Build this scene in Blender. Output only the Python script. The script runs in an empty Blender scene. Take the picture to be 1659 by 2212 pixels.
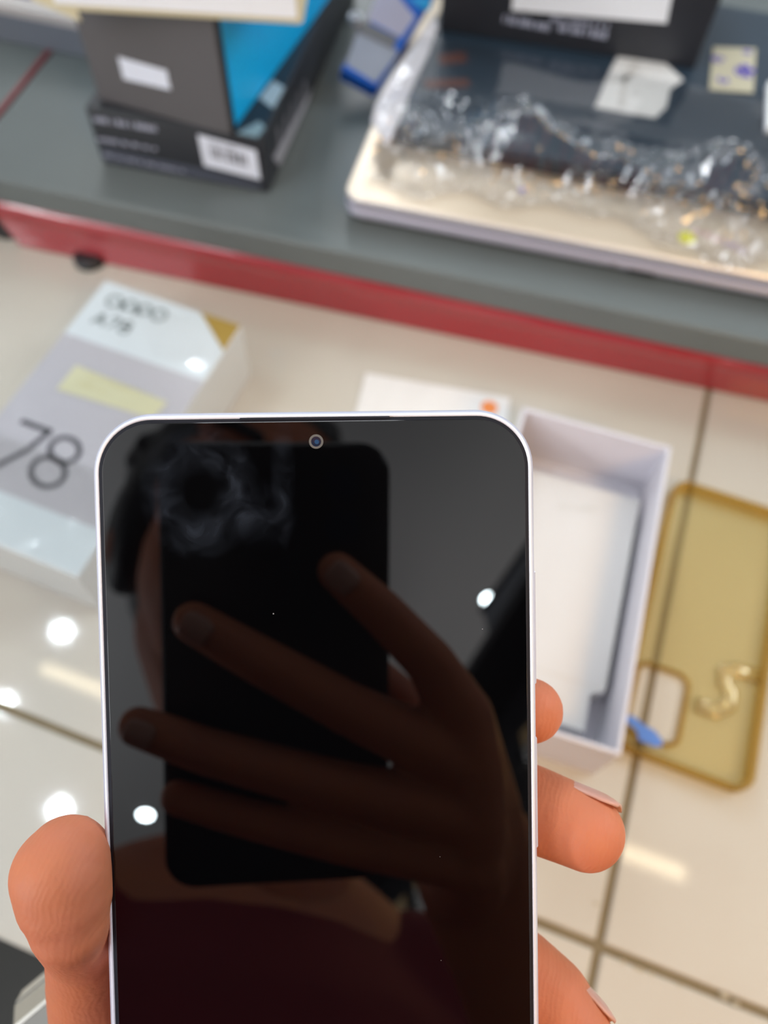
import bpy, bmesh, math, random
import numpy as np
from mathutils import Vector, Matrix, noise

random.seed(7)
scene = bpy.context.scene
COL = scene.collection
PI = math.pi

# ------------------------------------------------------------------ camera, world, lights, exposure
Z0 = 0.95                       # height of the tiled counter top above the floor
HC = 0.395                      # camera height above the counter top
F, CX, CY = 1665.0, 829.5, 1106.0
R_ = np.array([[0.939, 0.3143, -0.1398], [0.3427, -0.8186, 0.4609], [0.0304, -0.4806, -0.8764]])
_u, _s, _vt = np.linalg.svd(R_)
R_ = _u @ _vt                   # world = R_ @ (camera right, camera down, camera forward)
CAM = np.array([0.0, 0.0, Z0 + HC])

cam = bpy.data.cameras.new('camera')
cam.sensor_fit = 'VERTICAL'
cam.lens = 26.0
cam.sensor_height = 26.0 * 2212 / F
cam.clip_start = 0.005
cam.clip_end = 60
cam.dof.use_dof = True
cam.dof.focus_distance = 0.1285
cam.dof.aperture_fstop = 11.0
cam.dof.aperture_blades = 0
camo = bpy.data.objects.new('camera', cam)
COL.objects.link(camo)
M = Matrix.Identity(4)
for i in range(3):
    M[i][0], M[i][1], M[i][2], M[i][3] = R_[i, 0], -R_[i, 1], -R_[i, 2], CAM[i]
camo.matrix_world = M
scene.camera = camo

world = bpy.data.worlds.new('world')
scene.world = world
world.use_nodes = True
bg = world.node_tree.nodes['Background']
bg.inputs[0].default_value = (0.95, 0.97, 1.0, 1)
bg.inputs[1].default_value = 0.52

def area(name, loc, size, power, color, aim=None, size_y=None):
    l = bpy.data.lights.new(name, 'AREA')
    l.energy = power; l.color = color; l.size = size
    if size_y:
        l.shape = 'RECTANGLE'; l.size_y = size_y
    o = bpy.data.objects.new(name, l); COL.objects.link(o); o.location = loc
    d = Vector(aim if aim else (loc[0], loc[1], 0)) - Vector(loc)
    o.rotation_euler = d.to_track_quat('-Z', 'Y').to_euler()
    return o

# unseen area lights: added ceiling washes and cool front fill, warm side light, back lights
area('ceiling_wash_left', (-1.4, -1.6, Z0 + 0.9), 1.0, 62, (0.95, 0.97, 1.0), (-0.3, -1.6, Z0 + 1.9))
area('ceiling_wash_right', (1.45, -1.0, Z0 + 0.7), 0.8, 22, (1.0, 0.98, 0.96), (1.2, -1.2, Z0 + 1.9))
wl = area('warm_side_light', (0.8, -0.50, Z0 + 1.0), 0.4, 1.0, (1.0, 0.58, 0.20), (0.14, -0.06, Z0))
wl.data.shape = 'DISK'; wl.data.spread = math.radians(55)
area('cool_front_fill', (-1.3, -2.2, Z0 + 1.6), 0.7, 9, (0.84, 0.92, 1.0), (-0.1, 0.4, Z0 + 0.05))
area('back_light_left', (-1.2, 2.5, Z0 + 1.6), 0.8, 20, (0.92, 0.96, 1.0), (0.0, 0.3, Z0))
area('back_light_right', (1.7, 1.4, Z0 + 1.5), 0.8, 20, (0.84, 0.92, 1.0), (0.0, 0.4, Z0))  # added to brighten faces turned to the right

scene.view_settings.view_transform = 'Standard'
scene.view_settings.look = 'None'
scene.view_settings.gamma = 1
scene.view_settings.use_curve_mapping = False
scene.view_settings.exposure = 0.13
try:
    scene.cycles.use_denoising = True
    scene.cycles.max_bounces = 10
    scene.cycles.transparent_max_bounces = 16
    scene.cycles.sample_clamp_indirect = 6
except Exception:
    pass

# ------------------------------------------------------------------ geometry of the view
def ray(px, py):
    return R_ @ np.array([(px - CX) / F, (py - CY) / F, 1.0])

def at(px, py, z=0.0):
    """Point at height z above the counter top on the line of sight of pixel px, py."""
    d = ray(px, py)
    return Vector(CAM + d * ((Z0 + z - CAM[2]) / d[2]))

def at_plane(px, py, p0, n):
    d = ray(px, py)
    n = np.array(n); p0 = np.array(p0)
    return Vector(CAM + d * (((p0 - CAM) @ n) / (d @ n)))

def dep(px, py, depth):
    return Vector(CAM + ray(px, py) * depth)

def cw(x, y, z):
    return Vector(CAM + R_ @ np.array([x, y, z]))

# ------------------------------------------------------------------ materials
def mat(name, col, rough=0.5, metal=0.0, spec=0.5, ior=1.5, var=0.0, vscale=20.0, bump=0.0, bscale=200.0, coat=0.0, emit=None, estr=0.0, sss=0.0):
    m = bpy.data.materials.new(name)
    m.use_nodes = True
    nt = m.node_tree
    b = nt.nodes['Principled BSDF']
    c = (*col, 1)
    b.inputs['Base Color'].default_value = c
    b.inputs['Roughness'].default_value = rough
    b.inputs['Metallic'].default_value = metal
    b.inputs['Specular IOR Level'].default_value = spec
    b.inputs['IOR'].default_value = ior
    b.inputs['Coat Weight'].default_value = coat
    b.inputs['Coat Roughness'].default_value = 0.05
    if emit:
        b.inputs['Emission Color'].default_value = (*emit, 1)
        b.inputs['Emission Strength'].default_value = estr
    if sss:
        b.inputs['Subsurface Weight'].default_value = sss
        b.inputs['Subsurface Radius'].default_value = (1.0, 0.35, 0.2)
        b.inputs['Subsurface Scale'].default_value = 0.004
    tc = nt.nodes.new('ShaderNodeTexCoord')
    if var:
        n = nt.nodes.new('ShaderNodeTexNoise')
        n.inputs['Scale'].default_value = vscale
        n.inputs['Detail'].default_value = 4
        nt.links.new(tc.outputs['Object'], n.inputs['Vector'])
        mx = nt.nodes.new('ShaderNodeMix'); mx.data_type = 'RGBA'
        mx.inputs[6].default_value = tuple(min(1, v * (1 - var)) for v in col) + (1,)
        mx.inputs[7].default_value = tuple(min(1, v * (1 + var)) for v in col) + (1,)
        nt.links.new(n.outputs['Fac'], mx.inputs[0])
        nt.links.new(mx.outputs[2], b.inputs['Base Color'])
    if bump:
        n = nt.nodes.new('ShaderNodeTexNoise')
        n.inputs['Scale'].default_value = bscale
        nt.links.new(tc.outputs['Object'], n.inputs['Vector'])
        bp = nt.nodes.new('ShaderNodeBump')
        bp.inputs['Strength'].default_value = bump
        bp.inputs['Distance'].default_value = 0.001
        nt.links.new(n.outputs['Fac'], bp.inputs['Height'])
        nt.links.new(bp.outputs['Normal'], b.inputs['Normal'])
    return m

def film(name, tint, gloss=0.12, rough=0.06, gcol=(1, 1, 1), edge=0.5, haze=0.0, hcol=(.6, .6, .6), bump=0.0):
    """Thin clear plastic: a tinted see-through sheet with a glossy surface and a little haze."""
    m = bpy.data.materials.new(name)
    m.use_nodes = True
    nt = m.node_tree
    nt.nodes.remove(nt.nodes['Principled BSDF'])
    out = nt.nodes['Material Output']
    tr = nt.nodes.new('ShaderNodeBsdfTransparent'); tr.inputs[0].default_value = (*tint, 1)
    gl = nt.nodes.new('ShaderNodeBsdfGlossy'); gl.inputs['Color'].default_value = (*gcol, 1)
    gl.inputs['Roughness'].default_value = rough
    if bump:                     # fine crackle of the film
        tc = nt.nodes.new('ShaderNodeTexCoord')
        nz = nt.nodes.new('ShaderNodeTexNoise'); nz.inputs['Scale'].default_value = 190; nz.inputs['Detail'].default_value = 3; nz.inputs['Distortion'].default_value = 1.2
        nt.links.new(tc.outputs['Object'], nz.inputs['Vector'])
        bp = nt.nodes.new('ShaderNodeBump'); bp.inputs['Strength'].default_value = bump; bp.inputs['Distance'].default_value = .0012
        nt.links.new(nz.outputs['Fac'], bp.inputs['Height']); nt.links.new(bp.outputs['Normal'], gl.inputs['Normal'])
    lw = nt.nodes.new('ShaderNodeLayerWeight'); lw.inputs[0].default_value = 0.35
    ma = nt.nodes.new('ShaderNodeMath'); ma.operation = 'MULTIPLY_ADD'
    ma.inputs[1].default_value = edge; ma.inputs[2].default_value = gloss
    nt.links.new(lw.outputs['Fresnel'], ma.inputs[0])
    base = tr.outputs[0]
    if haze:
        df = nt.nodes.new('ShaderNodeBsdfDiffuse'); df.inputs[0].default_value = (*hcol, 1)
        mh = nt.nodes.new('ShaderNodeMixShader'); mh.inputs[0].default_value = haze
        nt.links.new(tr.outputs[0], mh.inputs[1]); nt.links.new(df.outputs[0], mh.inputs[2])
        base = mh.outputs[0]
    mx = nt.nodes.new('ShaderNodeMixShader')
    nt.links.new(ma.outputs[0], mx.inputs[0])
    nt.links.new(base, mx.inputs[1]); nt.links.new(gl.outputs[0], mx.inputs[2])
    nt.links.new(mx.outputs[0], out.inputs['Surface'])
    return m

MT = {}
MT['tile'] = mat('glazed_tile', (.56, .525, .455), .05, var=.05, vscale=6)
MT['grout'] = mat('grout', (.20, .155, .085), .8, var=.25, vscale=60)
MT['white_panel'] = mat('white_panel', (.55, .53, .5), .5)
MT['floor'] = mat('dark_floor', (.022, .020, .014), .5, var=.3, vscale=5)
MT['ceiling'] = mat('ceiling_paint', (.86, .86, .86), .9)
MT['wall'] = mat('dark_wall', (.06, .055, .055), .7, var=.2, vscale=5)
MT['greymat'] = mat('grey_laminate', (.130, .150, .150), .42, var=.12, vscale=9)
MT['greylip'] = mat('grey_lip', (.115, .125, .135), .45, var=.08, vscale=9)
MT['red'] = mat('red_lacquer', (.34, .028, .038), .16, var=.1, vscale=14, coat=.5)
MT['black'] = mat('black_plastic', (.012, .012, .014), .4)
MT['blackcard'] = mat('black_card', (.022, .024, .030), .38, var=.3, vscale=25)
MT['greycard'] = mat('charcoal_card', (.105, .100, .105), .5, var=.06, vscale=25)
MT['cyan'] = mat('cyan_card', (.0, .44, .88), .4)
MT['paper'] = mat('white_paper', (.93, .95, .98), .6)
MT['paperw'] = mat('cream_white_paper', (.76, .75, .73), .6, var=.06, vscale=60)
MT['cream'] = mat('yellowed_card', (.70, .63, .42), .65)
MT['label'] = mat('label_paper', (.80, .85, .96), .5)
MT['ink'] = mat('grey_ink', (.10, .10, .12), .6)
MT['inkw'] = mat('pale_print', (.40, .42, .52), .6)
MT['text_dark'] = mat('dark_print', (.055, .055, .065), .5)
MT['text_grey'] = mat('grey_print', (.27, .31, .32), .5)
MT['oppo_white'] = mat('glossy_white_card', (.60, .66, .69), .25, coat=.4)
MT['oppo_lilac'] = mat('pale_lilac_card', (.44, .43, .46), .25, coat=.4)
MT['oppo_side'] = mat('white_card_side', (.60, .62, .60), .35, coat=.3)
MT['yellow_note'] = mat('pale_yellow_sticker', (.56, .55, .36), .6, var=.05, vscale=80)
MT['gold_seal'] = mat('gold_seal', (.42, .28, .06), .3, metal=.3)
MT['tray'] = mat('white_box_card', (.66, .65, .71), .5)
MT['insert'] = mat('white_insert', (.64, .63, .62), .55)
MT['silver'] = mat('silver_shell', (.40, .40, .47), .38, metal=.3)
MT['goldlid'] = mat('champagne_lid', (.60, .50, .38), .30, metal=.3)
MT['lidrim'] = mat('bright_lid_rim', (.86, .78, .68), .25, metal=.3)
MT['slate'] = mat('slate_lid', (.022, .040, .062), .40, var=.2, vscale=14)
MT['foam'] = mat('white_foam', (.72, .69, .72), .8)
MT['purple'] = mat('purple_ink', (.10, .07, .42), .6)
MT['yellow'] = mat('yellow_dot', (.72, .70, .03), .5)
MT['pink'] = mat('pink_ink', (.62, .34, .36), .6)
MT['lilac_ink'] = mat('lilac_ink', (.46, .34, .52), .6)
MT['orange'] = mat('orange_print', (.86, .26, .06), .5)
MT['rust'] = mat('rust_print', (.12, .045, .035), .5)
MT['blue'] = mat('blue_card', (.0, .12, .62), .35)
MT['toner'] = mat('grey_label', (.33, .37, .46), .5, var=.08, vscale=60)
MT['toner2'] = mat('lilac_label', (.47, .48, .64), .5)
MT['strap'] = mat('grey_strap', (.17, .18, .20), .5)
MT['violet'] = mat('violet_card', (.12, .10, .2), .5)
MT['seam'] = mat('red_seam', (.20, .03, .035), .4)
MT['bluetape'] = mat('blue_tape', (.09, .22, .62), .5)
MT['rim'] = mat('silver_lavender_frame', (.66, .68, .82), .35, metal=.25)
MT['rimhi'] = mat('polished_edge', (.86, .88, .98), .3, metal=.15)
MT['gasket'] = mat('dark_gasket', (.012, .013, .020), .6, spec=.2)
MT['backp'] = mat('phone_back', (.25, .2, .4), .2)
MT['lensring'] = mat('lens_ring', (.16, .15, .14), .35, metal=.4)
MT['lens'] = mat('lens_glass', (.005, .012, .035), .05, ior=1.7)
MT['lensblue'] = mat('lens_coating', (.02, .06, .14), .15)
MT['phoneblack'] = mat('black_phone_body', (.006, .006, .008), .25)
MT['steel'] = mat('steel', (.62, .60, .55), .22, metal=1)
MT['trousers'] = mat('dark_trousers', (.035, .032, .024), .9, var=.2, vscale=40, bump=.2)
MT['shirt'] = mat('red_shirt', (.22, .012, .022), .85, var=.15, vscale=30)
MT['hair'] = mat('black_hair', (.008, .007, .007), .45, var=.4, vscale=120, bump=.6, bscale=300)
MT['shoe'] = mat('black_leather', (.02, .018, .016), .4)
MT['eye'] = mat('eye_white', (.7, .68, .65), .2)
MT['iris'] = mat('dark_iris', (.02, .012, .008), .15)
MT['nail'] = mat('finger_nail', (.62, .33, .26), .32, sss=.1)
MT['bag'] = film('clear_plastic_bag', (.965, .97, .975), .09, .055, edge=.32)
MT['casefilm'] = film('amber_clear_plastic', (.99, .955, .82), .05, .14, (1, .90, .60), .30, .03, (.6, .5, .2))
MT['casehighlight'] = film('amber_highlight', (.97, .92, .74), .10, .10, (1, .92, .66), .40, .22, (.85, .72, .36))  # pale haze paints the highlight on the case
MT['caserim'] = film('amber_thick_edge', (.88, .76, .44), .08, .14, (1, .87, .5), .4, .16, (.50, .37, .12))
MT['lampcool'] = mat('cool_lamp', (1, 1, 1), .5, emit=(.80, .95, 1.0), estr=300)
MT['lampwarm'] = mat('warm_lamp', (1, 1, 1), .5, emit=(1.0, .84, .55), estr=12)
MT['lampring'] = mat('lamp_ring', (.8, .8, .8), .4)
MT['pack'] = film('clear_pouch', (.9, .9, .9), .25, .12, haze=.35, hcol=(.75, .6, .4))
MT['packcard'] = mat('pouch_card', (.55, .36, .16), .5, var=.3, vscale=30)
MT['packred'] = mat('red_card', (.5, .06, .10), .5)

def skin_material():
    m = mat('skin', (.60, .27, .17), .60, sss=.22, spec=.35)
    nt = m.node_tree; b = nt.nodes['Principled BSDF']
    tc = nt.nodes.new('ShaderNodeTexCoord')
    n = nt.nodes.new('ShaderNodeTexNoise'); n.inputs['Scale'].default_value = 70; n.inputs['Detail'].default_value = 3
    nt.links.new(tc.outputs['Object'], n.inputs['Vector'])
    mx = nt.nodes.new('ShaderNodeMix'); mx.data_type = 'RGBA'
    mx.inputs[6].default_value = (.56, .185, .115, 1); mx.inputs[7].default_value = (.65, .215, .080, 1)
    nt.links.new(n.outputs['Fac'], mx.inputs[0]); nt.links.new(mx.outputs[2], b.inputs['Base Color'])
    # fine skin relief: ridges of the finger pads, pores and soft creases
    wv = nt.nodes.new('ShaderNodeTexWave'); wv.inputs['Scale'].default_value = 330; wv.inputs['Distortion'].default_value = 9
    wv.inputs['Detail'].default_value = 2; wv.inputs['Detail Scale'].default_value = .6
    w = nt.nodes.new('ShaderNodeTexNoise'); w.inputs['Scale'].default_value = 520; w.inputs['Detail'].default_value = 6
    c = nt.nodes.new('ShaderNodeTexNoise'); c.inputs['Scale'].default_value = 150; c.inputs['Detail'].default_value = 4; c.inputs['Distortion'].default_value = .8
    for q in (wv, w, c): nt.links.new(tc.outputs['Object'], q.inputs['Vector'])
    def madd(a_, k, b_):
        q = nt.nodes.new('ShaderNodeMath'); q.operation = 'MULTIPLY_ADD'; q.inputs[1].default_value = k
        nt.links.new(a_, q.inputs[0])
        if b_ is None: q.inputs[2].default_value = 0
        else: nt.links.new(b_, q.inputs[2])
        return q.outputs[0]
    hgt = madd(c.outputs['Fac'], 1.6, madd(w.outputs['Fac'], .9, madd(wv.outputs['Fac'], .16, None)))
    bp = nt.nodes.new('ShaderNodeBump'); bp.inputs['Strength'].default_value = .35; bp.inputs['Distance'].default_value = .0004
    nt.links.new(hgt, bp.inputs['Height']); nt.links.new(bp.outputs['Normal'], b.inputs['Normal'])
    return m
MT['skin'] = skin_material()

def screen_material():
    """Black switched-off screen glass with greasy finger marks and dust specks (object coordinates in metres)."""
    m = bpy.data.materials.new('screen_glass'); m.use_nodes = True
    nt = m.node_tree; b = nt.nodes['Principled BSDF']
    b.inputs['Base Color'].default_value = (.0012, .0012, .0016, 1)
    b.inputs['Roughness'].default_value = .012
    b.inputs['IOR'].default_value = 1.55
    tc = nt.nodes.new('ShaderNodeTexCoord')
    def math_(op, a, bb=None, c=None):
        n = nt.nodes.new('ShaderNodeMath'); n.operation = op
        for k, v in enumerate((a, bb, c)):
            if v is None: continue
            if isinstance(v, (int, float)): n.inputs[k].default_value = v
            else: nt.links.new(v, n.inputs[k])
        return n.outputs[0]
    sep = nt.nodes.new('ShaderNodeSeparateXYZ'); nt.links.new(tc.outputs['Object'], sep.inputs[0])
    nz = nt.nodes.new('ShaderNodeTexNoise'); nz.inputs['Scale'].default_value = 170; nz.inputs['Detail'].default_value = 6
    nz.inputs['Distortion'].default_value = 1.5
    nt.links.new(tc.outputs['Object'], nz.inputs['Vector'])
    def blob(x, y, sx, sy, ring=None):
        dx = math_('DIVIDE', math_('SUBTRACT', sep.outputs[0], x), sx)
        dy = math_('DIVIDE', math_('SUBTRACT', sep.outputs[1], y), sy)
        d = math_('SQRT', math_('ADD', math_('MULTIPLY', dx, dx), math_('MULTIPLY', dy, dy)))
        if ring is not None:
            d = math_('MULTIPLY', math_('ABSOLUTE', math_('SUBTRACT', d, 1.0)), ring)
        v = math_('SUBTRACT', 1.0, d)
        return math_('MAXIMUM', v, 0.0)
    s = blob(-.0190, -.0130, .0062, .0070, 1.6)
    s = math_('ADD', s, blob(-.0055, -.0105, .0022, .0125))
    s = math_('ADD', s, math_('MULTIPLY', blob(-.0090, -.0170, .0060, .0060), .6))
    s = math_('MULTIPLY', s, math_('POWER', nz.outputs['Fac'], 3.0))
    vo = nt.nodes.new('ShaderNodeTexVoronoi'); vo.inputs['Scale'].default_value = 260
    nt.links.new(tc.outputs['Object'], vo.inputs['Vector'])
    speck = math_('LESS_THAN', vo.outputs['Distance'], .030)
    rnd = nt.nodes.new('ShaderNodeSeparateColor'); nt.links.new(vo.outputs['Color'], rnd.inputs[0])
    cluster = math_('ADD', math_('MULTIPLY', blob(.0262, -.0775, .003, .006), .75), .06)
    speck = math_('MULTIPLY', speck, math_('LESS_THAN', rnd.outputs[0], cluster))
    df = nt.nodes.new('ShaderNodeBsdfDiffuse'); df.inputs[0].default_value = (.45, .55, .75, 1)
    dw = nt.nodes.new('ShaderNodeBsdfDiffuse'); dw.inputs[0].default_value = (.6, .6, .6, 1)
    m1 = nt.nodes.new('ShaderNodeMixShader'); m2 = nt.nodes.new('ShaderNodeMixShader')
    nt.links.new(math_('MULTIPLY', s, .11), m1.inputs[0])
    nt.links.new(b.outputs[0], m1.inputs[1]); nt.links.new(df.outputs[0], m1.inputs[2])
    nt.links.new(math_('MULTIPLY', speck, .5), m2.inputs[0])
    nt.links.new(m1.outputs[0], m2.inputs[1]); nt.links.new(dw.outputs[0], m2.inputs[2])
    nt.links.new(m2.outputs[0], nt.nodes['Material Output'].inputs['Surface'])
    return m
MT['screen'] = screen_material()

# ------------------------------------------------------------------ object helpers
def thing(name, label, cat, loc=(0, 0, 0), yaw=0.0, group=None):
    o = bpy.data.objects.new(name, None); COL.objects.link(o)
    o.location = loc; o.rotation_euler = (0, 0, yaw); o.empty_display_size = .02
    o['label'] = label; o['category'] = cat
    if group: o['group'] = group
    return o

def mesh(name, verts, faces, smooth=False):
    me = bpy.data.meshes.new(name)
    me.from_pydata([tuple(v) for v in verts], [], faces)
    me.update()
    if smooth:
        me.polygons.foreach_set('use_smooth', [True] * len(me.polygons))
    return me

def obj(name, me, m, parent=None, loc=None, kind=None, label=None, cat=None, group=None):
    if isinstance(me, bmesh.types.BMesh):
        bmesh.ops.recalc_face_normals(me, faces=me.faces[:])
        d = bpy.data.meshes.new(name); me.to_mesh(d); me.free(); me = d
    if m is not None and not me.materials:
        me.materials.append(MT[m] if isinstance(m, str) else m)
    o = bpy.data.objects.new(name, me); COL.objects.link(o)
    if parent: o.parent = parent
    if loc is not None: o.location = loc
    if kind: o['kind'] = kind
    if label: o['label'] = label
    if cat: o['category'] = cat
    if group: o['group'] = group
    return o

def local(t, p):
    """World point to the local frame of a top-level thing placed by location and yaw."""
    d = Vector(p) - t.location
    c, s = math.cos(-t.rotation_euler.z), math.sin(-t.rotation_euler.z)
    return Vector((c * d.x - s * d.y, s * d.x + c * d.y, d.z))

def bm_box(bm, x0, x1, y0, y1, z0, z1, bev=0.0, seg=2):
    t = bmesh.new()
    v = [t.verts.new(p) for p in ((x0, y0, z0), (x1, y0, z0), (x1, y1, z0), (x0, y1, z0), (x0, y0, z1), (x1, y0, z1), (x1, y1, z1), (x0, y1, z1))]
    for f in ((3, 2, 1, 0), (4, 5, 6, 7), (0, 1, 5, 4), (1, 2, 6, 5), (2, 3, 7, 6), (3, 0, 4, 7)):
        t.faces.new([v[i] for i in f])
    if bev:
        bmesh.ops.bevel(t, geom=t.edges[:], offset=bev, segments=seg, affect='EDGES', profile=.5)
    d = bpy.data.meshes.new('t'); t.to_mesh(d); t.free()
    bm.from_mesh(d); bpy.data.meshes.remove(d)
    return bm

def box(x0, x1, y0, y1, z0, z1, bev=0.0, seg=2):
    return bm_box(bmesh.new(), x0, x1, y0, y1, z0, z1, bev, seg)

def slab(pts, nrm, th):
    """Flat polygon given in order, thickened by th along nrm."""
    bm = bmesh.new(); n = Vector(nrm).normalized() * th
    a = [bm.verts.new(Vector(p)) for p in pts]; b = [bm.verts.new(Vector(p) + n) for p in pts]
    k = len(pts)
    bm.faces.new(a[::-1]); bm.faces.new(b)
    for i in range(k):
        bm.faces.new((a[i], a[(i + 1) % k], b[(i + 1) % k], b[i]))
    return bm

def rrect(w, h, r, n=8, cx=0, cy=0):
    out = []
    for qx, qy, a0 in ((1, 1, 0), (-1, 1, 90), (-1, -1, 180), (1, -1, 270)):
        for k in range(n + 1):
            a = math.radians(a0 + 90 * k / n)
            out.append((cx + qx * (w / 2 - r) + r * math.cos(a), cy + qy * (h / 2 - r) + r * math.sin(a)))
    return out

def loft(rings, cap0=True, cap1=True, smooth=False, closed_loop=False):
    vs, fs, n = [], [], len(rings[0])
    for r in rings: vs += [tuple(p) for p in r]
    for k in range(len(rings) - 1 + (1 if closed_loop else 0)):
        a, b = k * n, ((k + 1) % len(rings)) * n
        for i in range(n):
            fs.append((a + i, a + (i + 1) % n, b + (i + 1) % n, b + i))
    if cap0 and not closed_loop: fs.append(tuple(range(n))[::-1])
    if cap1 and not closed_loop: fs.append(tuple((len(rings) - 1) * n + i for i in range(n)))
    bm = bmesh.new()
    v = [bm.verts.new(p) for p in vs]
    for f in fs:
        fc = bm.faces.new([v[i] for i in f]); fc.smooth = smooth
    return bm

def ribbon(pts, width, closed=False, z=0.0, th=0.0002, bm=None):
    """A flat printed stroke along 2D points."""
    bm = bm or bmesh.new()
    n = len(pts); L, Rr = [], []
    for i in range(n):
        a = Vector(pts[i - 1] if (i or closed) else pts[i]); b = Vector(pts[(i + 1) % n] if (i < n - 1 or closed) else pts[i])
        t = (b - a)
        if t.length == 0: t = Vector((1, 0))
        t.normalize(); nn = Vector((-t.y, t.x)) * width / 2
        p = Vector(pts[i]); L.append(p + nn); Rr.append(p - nn)
    lv = [bm.verts.new((p.x, p.y, z + th)) for p in L]; rv = [bm.verts.new((p.x, p.y, z + th)) for p in Rr]
    for i in range(n if closed else n - 1):
        j = (i + 1) % n
        bm.faces.new((rv[i], rv[j], lv[j], lv[i]))
    return bm

def ell(cx, cy, rx, ry, a0=0, a1=360, n=28):
    full = abs(a1 - a0) >= 360
    k = n if full else n + 1
    return [(cx + rx * math.cos(math.radians(a0 + (a1 - a0) * i / n)), cy + ry * math.sin(math.radians(a0 + (a1 - a0) * i / n))) for i in range(k)]

def disc(r, z0, z1, n=32, bev=0.0):
    rings = [[(r * math.cos(2 * PI * k / n), r * math.sin(2 * PI * k / n), z0) for k in range(n)],
             [(r * math.cos(2 * PI * k / n), r * math.sin(2 * PI * k / n), z1 - bev) for k in range(n)]]
    if bev:
        rings.append([((r - bev) * math.cos(2 * PI * k / n), (r - bev) * math.sin(2 * PI * k / n), z1) for k in range(n)])
    return loft(rings)

def tube_ring(r0, r1, z0, z1, n=32):
    def c(r, z): return [(r * math.cos(2 * PI * k / n), r * math.sin(2 * PI * k / n), z) for k in range(n)]
    return loft([c(r0, z0), c(r1, z0), c(r1, z1), c(r0, z1)], closed_loop=True)

def yaw_of(a, b):
    return math.atan2(b.y - a.y, b.x - a.x)

def front_box(name, label, cat, a, b, depth, h, group=None):
    """Empty at the middle of the front-bottom edge a-b (world points), x along the edge, y into the shelf. Returns thing, width."""
    y = yaw_of(a, b)
    t = thing(name, label, cat, (a + b) / 2 , y, group)
    return t, (Vector((b.x, b.y)) - Vector((a.x, a.y))).length

def on_front(t, px, py, off=0.0):
    """Local point on the front face (local y = off) of thing t seen at the pixel."""
    y = t.rotation_euler.z
    n = (math.sin(y), -math.cos(y), 0)
    p0 = Vector(t.location) - Vector(n) * off
    return local(t, at_plane(px, py, p0, n))

def on_side(t, px, py, x):
    """Local point on the side face local x = x."""
    y = t.rotation_euler.z
    n = (math.cos(y), math.sin(y), 0)
    return local(t, at_plane(px, py, Vector(t.location) + Vector(n) * x, n))

def on_top(t, px, py, z):
    return local(t, at(px, py, z))

# ------------------------------------------------------------------ the setting
o = obj('floor', box(-4, 4, -4, 4, -.05, 0), 'floor', kind='structure')
o = obj('ceiling', box(-4, 4, -4, 4, Z0 + 1.9, Z0 + 1.95), 'ceiling', kind='structure')
o = obj('wall_right', box(1.9, 2.0, -3.2, -.3, 0, Z0 + 1.9), 'wall', kind='structure')

GX, GY = .1037, .0328          # where the two visible grout lines cross
FRONT, BACK = -.0556, 1.05
counter = thing('tiled_counter', 'long shop counter topped with glossy white square tiles and brown grout', 'counter', (0, .5, 0))
obj('base', box(-1.1, 1.3, FRONT - .5 + .012, BACK - .5, 0.0, Z0 - .012), 'white_panel', counter)
obj('grout_bed', box(-1.1, 1.3, FRONT - .5 + .002, BACK - .5, Z0 - .012, Z0 - .0012), 'grout', counter)
xs = [-1.1, GX - .6, GX, GX + .6, 1.3]
ys = [FRONT, GY, GY + .6, BACK]
g = .0019
for i in range(4):
    for j in range(3):
        x0, x1 = xs[i] + (g if i else 0), xs[i + 1] - (g if i < 3 else 0)
        y0, y1 = ys[j] + (g if j else 0), ys[j + 1] - (g if j < 2 else 0)
        w, d = (x1 - x0) / 2, (y1 - y0) / 2
        obj('tile', box(-w, w, -d, d, -.008, 0, .0007, 1), 'tile', counter, ((x0 + x1) / 2, (y0 + y1) / 2 - .5, Z0))
# worn dirt marks beside the grout
dirt = mat('dirt_mark', (.42, .37, .27), .7)
for k, (px, py, a, b) in enumerate(((1380, 2093, .0026, .0009), (1345, 2077, .0016, .0008), (1407, 2103, .0011, .0009), (1468, 2128, .0009, .0007), (1565, 2152, .0026, .0013), (1590, 2168, .0018, .0011), (1287, 1952, .0014, .0009))):
    p = at(px, py, 0)
    rr = random.Random(k)
    pts = [(math.cos(q) * a * rr.uniform(.7, 1.2), math.sin(q) * b * rr.uniform(.6, 1.2)) for q in [2 * PI * i / 10 for i in range(10)]]
    bm = bmesh.new(); bm.faces.new([bm.verts.new((x, y, .0001)) for x, y in pts])
    obj('dirt_mark', bm, dirt, counter, (p.x, p.y - .5, Z0))

# ------------------------------------------------------------------ display shelf standing on the counter
HS = .054
LIP = .0205
A = at(0, 387, HS); B = at(1659, 740, HS)
YS = yaw_of(A, B)
ctr = (A + B) / 2
shelf = thing('display_shelf', 'low grey shelf with a glossy red front standing on the white tiles', 'shelf', (ctr.x, ctr.y, Z0), YS)
S = lambda px, py, z: local(shelf, at(px, py, z))
seam_top = S(100, 115, HS); seam_bot = S(0, 240, HS)
xseam = seam_bot.x + (seam_bot.y - 0) * (seam_bot.x - seam_top.x) / (seam_top.y - seam_bot.y)
sx = (seam_top.x + seam_bot.x) / 2 
XL = sx + .0018
XR = .95
DEP = .55
obj('top_board', box(XL, XR, .0, DEP, HS - LIP, HS - .0004, .0022, 3), 'greymat', shelf)
# red front panel: a slightly leaning face with a rounded bead along its upper edge
lb, rb = S(45, 533, 0.0), S(1659, 869, 0.0)
x0p = lb.x

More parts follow.
